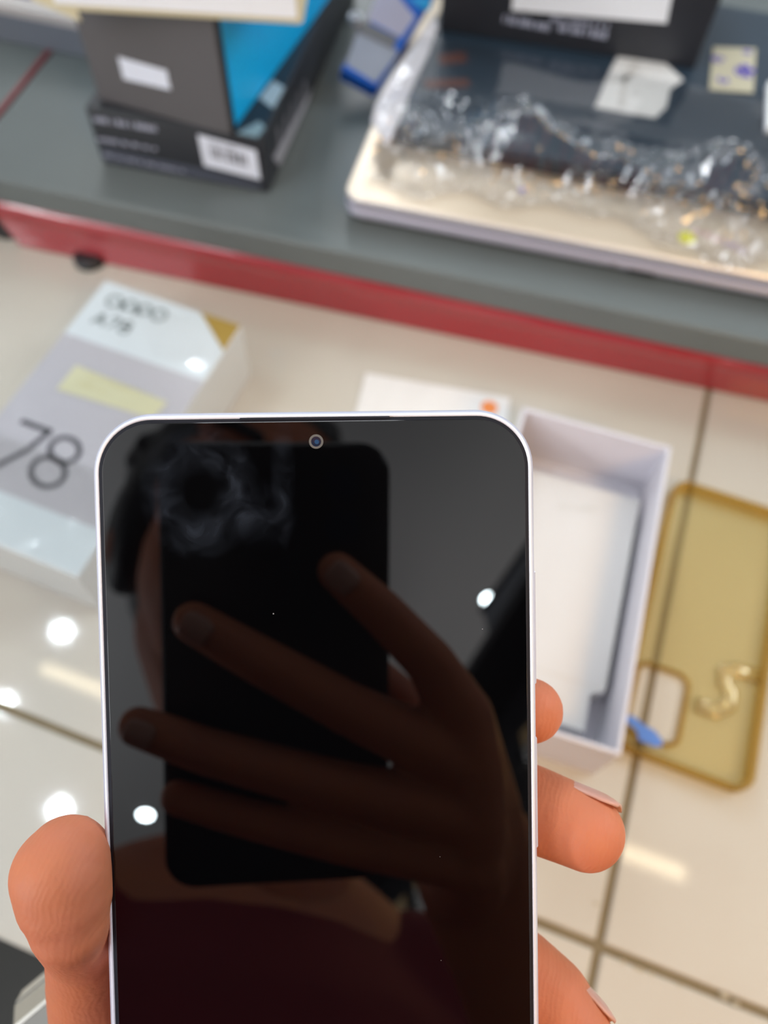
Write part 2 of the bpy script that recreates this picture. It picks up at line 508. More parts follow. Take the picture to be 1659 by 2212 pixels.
HT = HS - LIP
prof = [(.0, 0.0), (.14, .0), (.30, .0), (.55, -.0002), (.66, -.0009), (.76, -.0019), (.86, -.0022), (.94, -.0016), (1.0, -.0004), (1.0, .0120), (0.0, .0100)]
rings = []
slope = (rb.y - lb.y) / (rb.x - lb.x)
for xx in (x0p, x0p + .1, x0p + .3, XR):
    yb_ = lb.y + slope * (xx - lb.x)
    rings.append([(xx - (.017 * h if xx == x0p else 0), yb_ * (1 - h) + .0012 * h + dy, .0006 + (HT - .0006) * h) for h, dy in prof])
obj('front_panel', loft(rings), 'red', shelf)
obj('bottom_board', box(x0p + .03, XR, .03, DEP, .006, .014), 'black', shelf)
for px, py in ((190, 572), (1100, 760), (1700, 900)):
    q = S(px, py, 0)
    obj('foot', disc(.011, 0, .0060, 24, .002), 'black', shelf, (q.x, q.y + (.0045 if px < 900 else .03), 0))
for xx in (.2, .8):
    obj('foot', disc(.011, 0, .0075, 24, .002), 'black', shelf, (xx, DEP - .05, 0))
obj('rear_panel', box(XL + .02, XR, DEP - .012, DEP - .002, .012, HS - LIP), 'black', shelf)
for xx in (x0p + .03, XR - .02):
    obj('end_panel', box(xx, xx + .01, .03, DEP - .012, .014, HS - LIP), 'black', shelf)

shelf2 = thing('display_shelf', 'neighbouring grey shelf left of the thin red seam, mostly out of view', 'shelf', (ctr.x, ctr.y, Z0), YS)
obj('top_board', box(sx - .5, sx - .0018, .0, DEP, HS - LIP, HS - .0004, .0022, 3), 'greymat', shelf2)
obj('seam_strip', box(sx - .0017, sx + .0017, .004, DEP, HS - .012, HS + .0004), 'seam', shelf2, label='thin dark red strip in the joint')
obj('front_panel', loft([[(xx, lb.y * (1 - h) + .012 + dy, .010 + (HT - .010) * h) for h, dy in prof] for xx in (sx - .5, sx - .003)]), 'red', shelf2)
obj('foot', disc(.013, 0, HT, 24, .002), 'black', shelf, (S(14, 522, 0).x - .004, lb.y + .016, 0))
for xx, yy in ((sx - .05, .04), (sx - .4, .04), (sx - .3, DEP - .05)):
    obj('foot', disc(.013, 0, .0125, 24, .002), 'black', shelf2, (xx, yy, 0))
obj('bottom_board', box(sx - .5, sx - .003, .026, DEP, .0125, HS - LIP), 'black', shelf2)

EZ = .0003
def bars(bm, p, ux, uy, n, w, h, seed, th):
    """Printed vertical bars on a label: p corner, ux uy unit vectors in the face, n normal."""
    r = random.Random(seed); x = 0
    while x < w:
        b = r.choice((.0006, .0009, .0013, .0018)); 
        if x + b > w: break
        q = [p + ux * x, p + ux * (x + b), p + ux * (x + b) + uy * h, p + ux * x + uy * h]
        vs = [bm.verts.new(v + n * th) for v in q]; bm.faces.new(vs)
        x += b + r.choice((.0006, .001, .0014))
    return bm

def dashes(bm, a, b, h, th, nrm, seed, up):
    """A row of small blurred word-like marks from a to b."""
    r = random.Random(seed); L = (b - a).length; u = (b - a).normalized(); x = 0
    while x < L:
        w = r.uniform(.0012, .0030)
        if x + w > L: break
        hh = h * r.uniform(.7, 1)
        q = [a + u * x, a + u * (x + w), a + u * (x + w) + up * hh, a + u * x + up * hh]
        bm.faces.new([bm.verts.new(v + nrm * th) for v in q])
        x += w + r.choice((.0005, .0006, .0022))
    return bm

# lower black carton with barcode labels
a, b = at(222, 352, HS), at(582, 417, HS)
lowbox, W = front_box('black_carton', 'flat black carton with white barcode label at the bottom of the stack', 'box', a, b, .2, .04)
HL = .0395
obj('carton', box(-W / 2, W / 2, 0, .235, 0, HL, .0012, 2), 'blackcard', lowbox)
n = Vector((0, -1, 0)); UX = Vector((1, 0, 0)); UZ = Vector((0, 0, 1))
def fpatch(t, px, mt, name, th=EZ, label=None, parent=None, off=0.0):
    pts = [on_front(t, *p, off) for p in px]
    return obj(name, slab(pts, n, th), mt, parent or t, label=label), pts
lab, pts = fpatch(lowbox, [(427, 290), (553, 325), (563, 388), (441, 357)], 'label', 'barcode_label')
bm = bmesh.new()
p = pts[3] + Vector((.006, 0, .007))
bars(bm, p, (pts[2] - pts[3]).normalized(), UZ, n, (pts[2] - pts[3]).length - .011, .0085, 3, .0005)
bars(bm, p + UZ * .010, (pts[2] - pts[3]).normalized(), UZ, n, (pts[2] - pts[3]).length - .018, .0015, 5, .0005)
obj('barcode', bm, 'ink', lab)
bm = bmesh.new()
dashes(bm, on_front(lowbox, 212, 303), on_front(lowbox, 340, 325), .003, .0004, n, 4, UZ)
dashes(bm, on_front(lowbox, 205, 262), on_front(lowbox, 345, 285), .004, .0004, n, 9, UZ)
dashes(bm, on_front(lowbox, 225, 335), on_front(lowbox, 400, 372), .0018, .0004, n, 11, UZ)
obj('print', bm, 'inkw', lowbox)
obj('grey_band', slab([Vector((q_.x, q_.y, max(q_.z, .001))) for q_ in [on_front(lowbox, *p) for p in ((218, 318), (425, 362), (560, 398), (562, 410), (430, 385), (222, 346))]], n, .0001), mat('slate_print', (.07, .08, .11), .45), lowbox)
pts = [on_side(lowbox, *p, W / 2) for p in ((672, 192), (668, 255), (603, 360), (590, 340))]
for p in pts: p.z = min(max(p.z, .003), HL - .003)
lab = obj('side_label', slab(pts, UX, EZ), mat('dull_label', (.36, .36, .40), .5), lowbox)
bm = bmesh.new()
for k in range(5):
    q = pts[3] + (pts[0] - pts[3]) * (.12 + .17 * k) + Vector((0, 0, .002))
    dd = (pts[0] - pts[3]).normalized()
    v = [q, q + dd * .004, q + dd * .004 + UZ * .012, q + UZ * .012]
    bm.faces.new([bm.verts.new(x + UX * .0005) for x in v])
obj('barcode', bm, mat('faint_ink', (.22, .22, .25), .6), lab)
fp = [(560, 212), (590, 175), (615, 190), (590, 235)]
obj('top_sticker', slab([on_top(lowbox, *p, HS + HL) for p in fp], UZ, EZ), mat('pale_blue_label', (.45, .55, .60), .5), lowbox)
obj('top_sticker', slab([on_top(lowbox, *p, HS + HL) for p in ((512, 288), (560, 262), (573, 275), (556, 298))], UZ, EZ), mat('teal_label', (.22, .32, .36), .5), lowbox)

# upper charcoal box with a cyan side
ZU = HS + HL
a, b = at(215, 217, ZU), at(499, 293, ZU)
upbox, W2 = front_box('charcoal_box', 'tall charcoal box with bright cyan side on top of black carton', 'box', a, b, .2, .07)
HU = .0705
D2 = .19
obj('front_shell', box(-W2 / 2, W2 / 2, 0, .006, 0, HU, .0008, 2), 'greycard', upbox)
obj('body', box(-W2 / 2 + .0005, W2 / 2 - .0006, .006, D2, 0, HU, .0006, 1), 'cyan', upbox, label='cyan side of the charcoal box')
obj('edge_strip', box(W2 / 2 - .0005, W2 / 2 + .0004, .0008, .0065, .001, HU - .001), 'black', upbox, label='black front corner strip')
fpatch(upbox, [(255, 122), (360, 152), (369, 194), (267, 170)], 'label', 'white_label')

# white carton with yellowed edges lying over both boxes
ZW = ZU + HU
a, b = at(112, 24, ZW), at(655, 57, ZW)
wbox, W3 = front_box('white_carton', 'white carton with yellowed edges lying on the charcoal box', 'box', a, b, .15, .04)
obj('carton', box(-W3 / 2, W3 / 2, 0, .17, 0, .045, .0022, 2), 'cream', wbox)
obj('front_sheet', slab([Vector((-W3 / 2 + .003, 0, .004)), Vector((W3 / 2 - .003, 0, .004)), Vector((W3 / 2 - .003, 0, .043)), Vector((-W3 / 2 + .003, 0, .043))], n, .0004), 'paper', wbox)
obj('torn_flap', slab([Vector((-W3 / 2 - .009, .002, .004)), Vector((-W3 / 2 + .014, .0005, -.0045)), Vector((-W3 / 2 + .013, .0005, .002)), Vector((-W3 / 2, .001, .012)), Vector((-W3 / 2 - .009, .002, .012))], n, .0006), 'cream', wbox)

# pale grey carton at the far left
a, b = at(8, 89, HS), at(190, 127, HS)
gb, W4 = front_box('grey_carton', 'grey carton with pale lid behind the charcoal box', 'box', a, b, .1, .02)
obj('carton', box(-.13, W4 / 2 + .02, 0, .15, 0, .021, .001), mat('grey_blue_card', (.155, .17, .20), .5), gb)
obj('lid', box(-.132, W4 / 2 + .021, -.001, .15, .021, .028, .001), mat('pale_lid', (.50, .46, .44), .5), gb)
obj('violet_sheet', box(-.11, W4 / 2, .012, .14, .028, .0288), 'violet', gb)

# blue cartridge pack
tfl, tfr, tbr = at(736, 150, HS + .023), at(815, 192, HS + .0145), at(935, -5, HS + .041)
tbr = tfr + (tbr - tfr) * 1.15
tbl = tfl + (tbr - tfr)
blue = thing('cartridge_pack', 'narrow blue pack with two grey labels leaning on the silver laptop', 'box', (tfl.x * .5 + tfr.x * .5, tfl.y * .5 + tfr.y * .5, Z0 + HS))
nb = (tfr - tfl).cross(tbl - tfl).normalized()
bb = slab([local(blue, p) - nb * .0125 for p in (tfl, tfr, tbr, tbl)], nb, .0125)
bmesh.ops.bevel(bb, geom=bb.edges[:], offset=.001, segments=2, affect='EDGES')
obj('carton', bb, 'blue', blue)
BT = lambda px, py: local(blue, at_plane(px, py, tfl, nb))
for px, m in (([(747, 140), (772, 70), (862, 112), (812, 180)], 'toner'), ([(793, 42), (812, -6), (858, -10), (897, 38), (866, 82)], 'toner2')):
    obj('grey_label', slab([BT(*p) for p in px], nb, EZ), m, blue)
obj('strap', slab([BT(*p) for p in ((772, 40), (858, 82), (850, 108), (765, 66))], nb, .0008), 'strap', blue)
q = BT(768, 46)
obj('strap_clip', tube_ring(.0026, .0048, 0, .004), mat('pale_clip', (.42, .45, .50), .4), blue, q)
obj('bright_tab', slab([BT(*p) for p in ((880, -4), (933, -4), (928, 22), (916, 22))], nb, .0006), mat('sky_blue', (.02, .40, .85), .3), blue)

# ------------------------------------------------------------------ silver laptop and the goods on it
a, b = at(742, 476, HS), at(1659, 655, HS)
lap, WL = front_box('laptop', 'closed silver laptop with champagne lid on the grey shelf', 'laptop', a, b, .24, .018)
HB, HLid = .0105, .0185
LX0, LX1 = -WL / 2, -WL / 2 + .34
MXL = (LX0 + LX1) / 2
def rslab(w, d, r, z0, z1, bev, cx, cy, n_=6):
    R1 = lambda i, z: [(x, y, z) for x, y in rrect(w - 2 * i, d - 2 * i, max(r - i, .001), n_, cx, cy)]
    return loft([R1(bev, z0), R1(0, z0 + bev), R1(0, z1 - bev), R1(bev, z1)])
obj('base', rslab(.34, .235, .010, .0016, HB, .0034, MXL, .1175), 'silver', lap)
obj('base_edge', rslab(.3406, .2356, .010, HB - .0012, HB + .0001, .0003, MXL, .1175), mat('lavender_edge', (.60, .58, .70), .3), lap, label='pale lavender line along the keyboard half')
obj('hinge_gap', rslab(.334, .229, .008, HB, HB + .0008, .0002, MXL, .1175), 'gasket', lap)
obj('lid_side', rslab(.34, .235, .010, HB + .0008, HLid - .0022, .0006, MXL, .1175), 'silver', lap)
obj('lid_rim', rslab(.34, .235, .010, HLid - .0022, HLid, .0014, MXL, .1175), 'lidrim', lap, label='bright bevelled edge of the lid')
obj('lid', rslab(.3365, .2315, .009, HLid - .001, HLid + .0003, .0002, MXL, .1178), 'goldlid', lap)
for xx in (.02, .3):
    for yy in (.02, .21):
        obj('rubber_foot', disc(.006, 0, .0018, 20), 'black', lap, (LX0 + xx, yy, 0))
q = on_front(lap, 1385, 589)
obj('lid_notch', box(q.x - .008, q.x + .008, -.0004, .002, q.z - .001, q.z + .0012), 'black', lap)
q = on_front(lap, 1325, 572)
obj('status_light', box(q.x - .0018, q.x + .0018, -.0003, .001, q.z - .0006, q.z + .0006, .0002), 'ink', lap)
ZL = HS + HLid + .0003
# marks stuck on the lid
q = on_top(lap, 1484, 514, ZL)
obj('yellow_dot', disc(.0052, 0, .0004), 'yellow', lap, q)
bm = bmesh.new()
for k, (x, y) in enumerate(((1505, 502), (1530, 508), (1552, 518))):
    c = on_top(lap, x, y, ZL); ribbon(ell(c.x, c.y, .0026, .0014, 20 * k, 300, 12), .0012, z=c.z, bm=bm)
obj('pink_scribble', bm, 'pink', lap)
bm = bmesh.new()
for k, (x, y) in enumerate(((1572, 527), (1590, 533), (1608, 541))):
    c = on_top(lap, x, y, ZL); ribbon(ell(c.x, c.y, .0022, .0018, 50 * k, 320, 12), .0012, z=c.z, bm=bm)
obj('violet_scribble', bm, 'lilac_ink', lap)
q = on_top(lap, 1128, 411, ZL)
obj('violet_dot', disc(.0022, 0, .0004), 'purple', lap, q)

# dark laptop in the bag
a, b = at(842, 312, ZL), at(1659, 478, ZL)
dark, WD = front_box('dark_laptop', 'dark slate laptop inside the clear bag on the silver laptop', 'laptop', a, b, .2, .015)
HD = .013
obj('base', rslab(.32, .21, .009, 0, .007, .002, -WD / 2 + .16, .105), 'blackcard', dark)
obj('lid', rslab(.32, .21, .009, .0074, HD, .0015, -WD / 2 + .16, .105), 'slate', dark)
ZD = ZL + HD
obj('foam_edge', slab([local(dark, at(*p, ZD)) for p in ((803, 262), (812, 230), (838, 180), (870, 135), (905, 85), (938, 35), (945, 60), (925, 120), (900, 170), (880, 215), (862, 260), (843, 306), (829, 307))], UZ, .0015), 'foam', dark, label='white foam strip along the edge')
for px in ([(945, 118), (1005, 112), (1010, 135), (950, 140)], [(915, 172), (1012, 170), (1015, 188), (920, 192)]):
    obj('rust_mark', slab([local(dark, at(*p, ZD)) for p in px], UZ, .0002), 'rust', dark)
st = [(1333, 125), (1390, 132), (1435, 138), (1475, 175), (1447, 195), (1438, 235), (1428, 243), (1415, 257), (1350, 246), (1284, 233), (1300, 195), (1312, 165)]
pts = [at(*p, ZD) for p in st]
c = sum(pts, Vector()) / len(pts)
sticker = thing('paper_scrap', 'torn white paper scrap lying on the dark laptop', 'paper', c, 0)
obj('sheet', slab([local(sticker, p) + Vector((0, 0, .0004)) for p in pts], UZ, .0005), 'paperw', sticker)
bm = bmesh.new()
ribbon([tuple(local(sticker, at(*p, ZD)).xy) for p in ((1375, 135), (1350, 170), (1345, 205), (1340, 235))], .004, z=.0008, bm=bm)
ribbon([tuple(local(sticker, at(*p, ZD)).xy) for p in ((1305, 178), (1345, 176), (1380, 155))], .003, z=.0008, bm=bm)
obj('crease', bm, mat('paper_crease', (.60, .58, .55), .7), sticker)
pts = [at(*p, ZD) for p in ((1540, 104), (1632, 108), (1626, 203), (1531, 196))]
c = sum(pts, Vector()) / 4
tag_ = thing('price_tag', 'cream tag with purple handwriting on the dark laptop', 'tag', c, 0)
obj('card', slab([local(tag_, p) + Vector((0, 0, .0004)) for p in pts], UZ, .0006), mat('cream_card', (.50, .46, .33), .6), tag_)
bm = bmesh.new()
for k, (x, y, r) in enumerate(((1550, 132, .0034), (1604, 160, .005), (1614, 152, .004), (1560, 176, .003), (1612, 116, .002))):
    cc = local(tag_, at(x, y, ZD)); ribbon(ell(cc.x, cc.y, r, r * .8, 40 * k, 40 * k + 310, 14), .0022, z=.001, bm=bm)
    if k in (1, 2): ribbon([(cc.x - r, cc.y + r), (cc.x + r, cc.y - r)], .0028, z=.0011, bm=bm)
obj('handwriting', bm, 'purple', tag_)

# black boxes behind on the dark laptop
a, b = at(948, 66, ZD), at(1500, 150, ZD)
db, WB_ = front_box('black_box', 'black box with large white label at the back of the dark laptop', 'box', a, b, .12, .05)
obj('carton', box(-WB_ / 2, WB_ / 2, 0, .11, 0, .050, .0012), 'blackcard', db)
fpatch(db, [(1105, 22), (1440, 50), (1456, -30), (1112, -58)], 'paper', 'white_label')
bm = bmesh.new()
dashes(bm, on_front(db, 1086, 48), on_front(db, 1190, 68), .0055, .0004, n, 21, UZ)
dashes(bm, on_front(db, 1205, 66), on_front(db, 1318, 86), .0055, .0004, n, 22, UZ)
dashes(bm, on_front(db, 1190, 45), on_front(db, 1325, 62), .003, .0003, n, 23, UZ)
obj('print', bm, 'inkw', db)
# white carton edge at the right border of the picture
a = at(1649, 290, ZD)
wr = thing('white_sheet', 'white folded sheet at the right of the cream tag', 'paper', a, YS)
obj('sheet', box(0, .07, 0, .05, .0005, .006, .0008), 'paper', wr)

# clear crumpled bag over the dark laptop
NS, NT = 300, 120
s0, s1, t0, t1 = -.007, .335, -.060, .098
bagv, bagf = [], []
def ridge(s):
    pk = lambda c, w, a: a * math.exp(-((s - c) / w) ** 2)
    return .004 + pk(.075, .022, .020) + pk(.100, .03, .008) + pk(.205, .022, .022) + pk(.155, .06, .003) + pk(.0, .02, .006)
for j in range(NT + 1):
    t = t0 + (t1 - t0) * (j / NT) ** 1.0
    for i in range(NS + 1):
        s = s0 + (s1 - s0) * i / NS
        front = -.019 - .024 * math.exp(-((s - .022) / .022) ** 2) - .026 * math.exp(-((s - .215) / .03) ** 2) + .005 * math.sin(s * 61) + .004 * math.sin(s * 133)      # wavy hem of the bag
        tt = max(t, front - .004 + .25 * (t - front)) if t < front else t
        e = min(max((tt - front) / .018, 0), 1)
        zz = .0012 + (HD + .0018) * (3 * e * e - 2 * e ** 3 if tt < 0 else 1) if tt < 0 else HD + .0022
        if tt < 0: zz = .0012 + (HD + .0012) * min(max((tt - front) / max(-front - .004, .004), 0), 1) ** 1.3
        zz += ridge(s) * math.exp(-((tt - (.004 if ridge(s) > .006 else -.006)) / .016) ** 2)
        w = math.exp(-((tt - front * .45) / (.55 * abs(front) + .014)) ** 2)
        P = Vector((s * 1.0, tt * 1.6, 0))
        big = noise.noise(P * 38) * .0060 + abs(noise.noise(P * 75 + Vector((3, 1, 0)))) * .0060
        fine = abs(noise.noise(Vector((s * 150, tt * 85, 2)))) * .0046 + noise.noise(Vector((s * 260, tt * 230, 7))) * .0009
        zz += w * (abs(big) + fine) + .0006 * noise.noise(P * 30) * (1 - w) + .0004
        zz = max(zz, .0009)
        bagv.append((-WD / 2 + s, tt, zz))
for j in range(NT):
    for i in range(NS):
        k = j * (NS + 1) + i
        bagf.append((k, k + 1, k + NS + 2, k + NS + 1))
bagm = mesh('plastic_bag', bagv, bagf, True)
bag = obj('plastic_bag', bagm, 'bag', None, dark.location, label='crumpled clear plastic bag wrapped around the dark laptop', cat='plastic bag')
bag.rotation_euler.z = dark.rotation_euler.z

# ------------------------------------------------------------------ boxes and papers on the tiles
ZO = .047
P1, P2, P3 = at(230, 610, ZO), at(530, 702, ZO), at(165, 1240, ZO)
yo = yaw_of(P1, P2)
# corner P2 rear right, P3 front right
ex = Vector((P2.x - P1.x, P2.y - P1.y)); ey = Vector((P2.x - P3.x, P2.y - P3.y))
wo, lo = ex.length, ey.length
yo = math.atan2(-ey.x, ey.y) * .6 + yo * .4
oppo = thing('phone_box', 'white retail phone box lettered OPPO A78 on the tiles', 'box', ((P1.x + P3.x) / 2, (P1.y + P3.y) / 2, Z0), yo)
obj('base_tray', box(-wo / 2 + .0006, wo / 2 - .0006, -lo / 2 + .0006, lo / 2 - .0006, 0, .01, .0005), 'tray', oppo)
obj('sleeve', box(-wo / 2, wo / 2, -lo / 2, lo / 2, .0018, ZO, .0008), 'oppo_side', oppo)
T = lambda px, py, dz=0: local(oppo, at(px, py, ZO)) + Vector((0, 0, dz))
hw, hl_ = wo / 2 - .0006, lo / 2 - .0006
ya = (T(165, 730).y + T(440, 822).y) / 2
yb = (T(20, 1068).y + T(170, 1128).y) / 2
def tpanel(y0, y1, m, name):
    return obj(name, slab([Vector((-hw, y0, ZO)), Vector((hw, y0, ZO)), Vector((hw, y1, ZO)), Vector((-hw, y1, ZO))], UZ, .0002), m, oppo)
tpanel(ya, hl_, 'oppo_white', 'white_panel')
tpanel(yb, ya, 'oppo_lilac', 'lilac_panel')
tpanel(-hl_, yb, 'oppo_white', 'white_panel')  # white end stands for glare on the wrap, painted in
gp = [T(440, 668), T(524, 702), T(482, 752)]
gp = [Vector((hw - .026, hl_, ZO)), Vector((hw, hl_, ZO)), Vector((hw, hl_ - .021, ZO))]
obj('gold_corner', slab([p + Vector((0, 0, .0003)) for p in (gp[0], gp[2], gp[1])], UZ, .0003), 'gold_seal', oppo, label='gold triangle on the rear corner')
yn = obj('yellow_sticker', slab([T(*p) + Vector((0, 0, .0003)) for p in ((165, 790), (362, 870), (330, 905), (123, 842))], UZ, .0003), 'yellow_note', oppo)
bm = bmesh.new()
dashes(bm, T(170, 832, .0007), T(235, 855, .0007), .003, .0001, UZ, 31, Vector((0, 1, 0)))
dashes(bm, T(190, 815, .0007), T(300, 852, .0007), .002, .0001, UZ, 33, Vector((0, 1, 0)))
obj('faint_writing', bm, mat('faint_note_ink', (.55, .52, .30), .6), yn)
# lettering: strokes in the plane of the top
zt = ZO + .0002
def glyphs(bm, text, o_, ux, uy, h, wd):
    """Rounded sans capitals and figures drawn as strokes of width wd, cap height h."""
    x = 0
    P_ = lambda u, v: tuple((o_ + ux * (x + u * h) + uy * (v * h)).xy)
    for ch in text:
        if ch == 'O':
            ribbon([P_(.50 + .5 * math.cos(q), .5 + .5 * math.sin(q)) for q in [2 * PI * k / 24 for k in range(24)]], wd, True, zt, bm=bm); adv = 1.22
        elif ch == 'P':
            ribbon([P_(.48 + .46 * math.cos(q), .57 + .43 * math.sin(q)) for q in [2 * PI * k / 24 for k in range(24)]], wd, True, zt, bm=bm)
            ribbon([P_(.03, .60), P_(.03, -.12)], wd, False, zt, bm=bm); adv = 1.16
        elif ch == 'A':
            ribbon([P_(0, 0), P_(.44, 1)], wd, False, zt, bm=bm); ribbon([P_(.40, 1), P_(.84, 0)], wd, False, zt, bm=bm); ribbon([P_(.16, .32), P_(.68, .32)], wd, False, zt, bm=bm); adv = 1.05
        elif ch == '7':
            ribbon([P_(0, .95), P_(.70, .95)], wd, False, zt, bm=bm); ribbon([P_(.66, 1), P_(.2, 0)], wd, False, zt, bm=bm); adv = .92
        elif ch == '8':
            ribbon([P_(.34 + .28 * math.cos(q), .75 + .25 * math.sin(q)) for q in [2 * PI * k / 20 for k in range(20)]], wd, True, zt, bm=bm)
            ribbon([P_(.34 + .34 * math.cos(q), .27 + .27 * math.sin(q)) for q in [2 * PI * k / 20 for k in range(20)]], wd, True, zt, bm=bm); adv = .9
        x += adv * h
    return bm
bm = bmesh.new()
o1 = T(226, 658); e1 = T(352, 697); u1 = Vector((e1.x - o1.x, e1.y - o1.y, 0)); L1 = u1.length; u1.normalize(); v1 = Vector((-u1.y, u1.x, 0))
glyphs(bm, 'OPPO', o1, u1, v1, L1 / 4.6, L1 / 4.6 * .27)
o2 = T(196, 697); e2 = T(276, 724); u2 = Vector((e2.x - o2.x, e2.y - o2.y, 0)); L2 = u2.length; u2.normalize(); v2 = Vector((-u2.y, u2.x, 0))
glyphs(bm, 'A78', o2, u2, v2, L2 / 2.75, L2 / 2.75 * .22)
obj('lettering', bm, 'text_grey', oppo)
bm = bmesh.new()
ts = lambda pts: [tuple(T(*p).xy) for p in pts]
bm2 = bmesh.new()
ribbon(ts([(46, 910), (112, 934)]), .0031, False, zt, bm=bm2)
ribbon(ts([(110, 931), (60, 972), (-12, 1010)]), .0031, False, zt, bm=bm2)
bm.free()
c8 = T(140, 972); c9 = T(105, 1020)
ribbon(ts([(140 + 32 * math.cos(q), 973 + 27 * math.sin(q)) for q in [-2 * PI * k / 28 for k in range(28)]]), .0029, True, zt, bm=bm2)
ribbon(ts([(104 + 37 * math.cos(q), 1020 + 32 * math.sin(q)) for q in [-2 * PI * k / 28 for k in range(28)]]), .0029, True, zt, bm=bm2)
obj('large_number', bm2, 'text_dark', oppo, label='large thin dark 78')
# shrink wrap on the front end
NSW = 60
wv, wf = [], []
for j in range(NSW + 1):
    for i in range(NSW + 1):
        x = -hw + 2 * hw * i / NSW; y = -hl_ + (.055) * j / NSW
        z = ZO + .0011 + .0011 * abs(noise.noise(Vector((x * 150, y * 28, 1)))) + .0005 * noise.noise(Vector((x * 60, y * 60, 5)))
        wv.append((x, y, z))
for j in range(NSW):
    for i in range(NSW):
        k = j * (NSW + 1) + i; wf.append((k, k + 1, k + NSW + 2, k + NSW + 1))
obj('shrink_wrap', mesh('shrink_wrap', wv, wf, True), film('shrink_wrap', (.99, .99, .98), .03, .12, edge=.4), oppo)

# leaflet with an orange mark
q1, q2 = at(790, 808, 0), at(1102, 862, 0)
yl = yaw_of(q1, q2)
leaf = thing('leaflet', 'white leaflet with an orange mark behind the held phone', 'leaflet', (q1.x, q1.y, Z0), yl)
wl_ = (q2 - q1).length
obj('sheet', box(0, wl_, -.12, 0, .0003, .0016, .0003, 1), 'paperw', leaf)
q = local(leaf, at(1056, 884, 0))
obj('orange_mark', disc(.0052, 0, .0003), 'orange', leaf, (q.x, q.y, .0016))

# open white box
ZK = .045
b1, b2, b3 = at(1143, 888, ZK), at(1466, 964, ZK), at(1325, 1619, ZK)
yk = yaw_of(b1, b2)
yk2 = math.atan2(-(b2.x - b3.x), b2.y - b3.y)
wk = Vector((b2.x - b1.x, b2.y - b1.y)).length; lk = Vector((b2.x - b3.x, b2.y - b3.y)).length
yk = yk * .5 + yk2 * .5
kx = (b1.x + b3.x) / 2; ky = (b1.y + b3.y) / 2
tray = thing('open_box', 'open white box tray with white insert beside the amber case', 'box', (kx, ky, Z0), yk)
wt = .0022
obj('bottom', box(-wk / 2, wk / 2, -lk / 2, lk / 2, 0, .0018), 'tray', tray)
for nm, x0, x1, y0, y1 in (('end_wall', -wk / 2, wk / 2, lk / 2 - wt, lk / 2), ('end_wall', -wk / 2, wk / 2, -lk / 2, -lk / 2 + wt),
                           ('side_wall', -wk / 2, -wk / 2 + wt, -lk / 2 + wt, lk / 2 - wt), ('side_wall', wk / 2 - wt, wk / 2, -lk / 2 + wt, lk / 2 - wt)):
    obj(nm, box(x0, x1, y0, y1, .0018, ZK, .0006), 'tray', tray)
K = lambda px, py, z: local(tray, at(px, py, z))
zi = .020
i1, i2, i3, i4 = K(1385, 1082, zi), K(1298, 1492, zi), K(1275, 1498, zi), K(1262, 1580, zi)
xl_ = -wk / 2 + .0045
out = [(xl_, i4.y), (min(i4.x, wk / 2 - .012), i4.y), (min(i3.x, wk / 2 - .012), i3.y), (min(i2.x + .002, wk / 2 - .006), i2.y), (min(i1.x, wk / 2 - .006), i1.y), (xl_, i1.y)]
bm = bmesh.new()
lo_ = [bm.verts.new((x, y, .0022)) for x, y in out]; hi_ = [bm.verts.new((x, y, zi)) for x, y in out]
bm.faces.new(lo_[::-1]); bm.faces.new(hi_)
for i in range(6): bm.faces.new((lo_[i], lo_[(i + 1) % 6], hi_[(i + 1) % 6], hi_[i]))
ins = obj('insert', bm, 'insert', tray, label='white paper insert lying in the tray')
obj('fold_line', box(xl_ + .002, out[3][0] - .002, i2.y + .0005, i2.y + .0013, zi, zi + .0002), mat('fold_grey', (.62, .60, .57), .7), ins)  # thin strip slightly darker than the insert
bm = bmesh.new(); dashes(bm, K(1205, 1096, zi + .0003), K(1285, 1102, zi + .0003), .0016, .0001, UZ, 41, Vector((0, 1, 0)))
obj('faint_print', bm, mat('faint_print', (.60, .60, .57), .6), ins)

# amber clear phone case
cw_, cl_ = .0690, .1673
yc = -.016
case = thing('phone_case', 'amber clear phone case lying beside the open white box', 'phone case', (.1256, .2044, Z0), yc)
hx, hy, hw_, hh_ = -.0163, -.0530, .0262, .0385
n_ = 10
outer = rrect(cw_ - .002, cl_ - .002, .009, n_); inner = rrect(hw_, hh_, .006, n_, hx, hy)
obj('back_sheet', loft([[(x, y, .0016) for x, y in outer], [(x, y, .0004) for x, y in outer], [(x, y, .0004) for x, y in inner], [(x, y, .0016) for x, y in inner]], closed_loop=True), 'casefilm', case)
def rimloop(w, h, r, cx, cy, z0, z1, t, m, name):
    R2 = lambda i, z: [(x, y, z) for x, y in rrect(w - 2 * i, h - 2 * i, max(r - i, .001), n_, cx, cy)]
    b_ = .0008
    bm = loft([R2(b_, z0), R2(0, z0 + b_), R2(0, z1 - b_), R2(b_, z1), R2(t - b_, z1), R2(t, z1 - b_), R2(t, z0 + b_), R2(t - b_, z0)], closed_loop=True)
    return obj(name, bm, m, case)
rimloop(cw_, cl_, .010, 0, 0, .0002, .0085, .0026, 'caserim', 'bumper_wall')
rimloop(hw_ + .003, hh_ + .003, .0075, hx, hy, .0003, .0030, .0026, 'caserim', 'camera_rim')
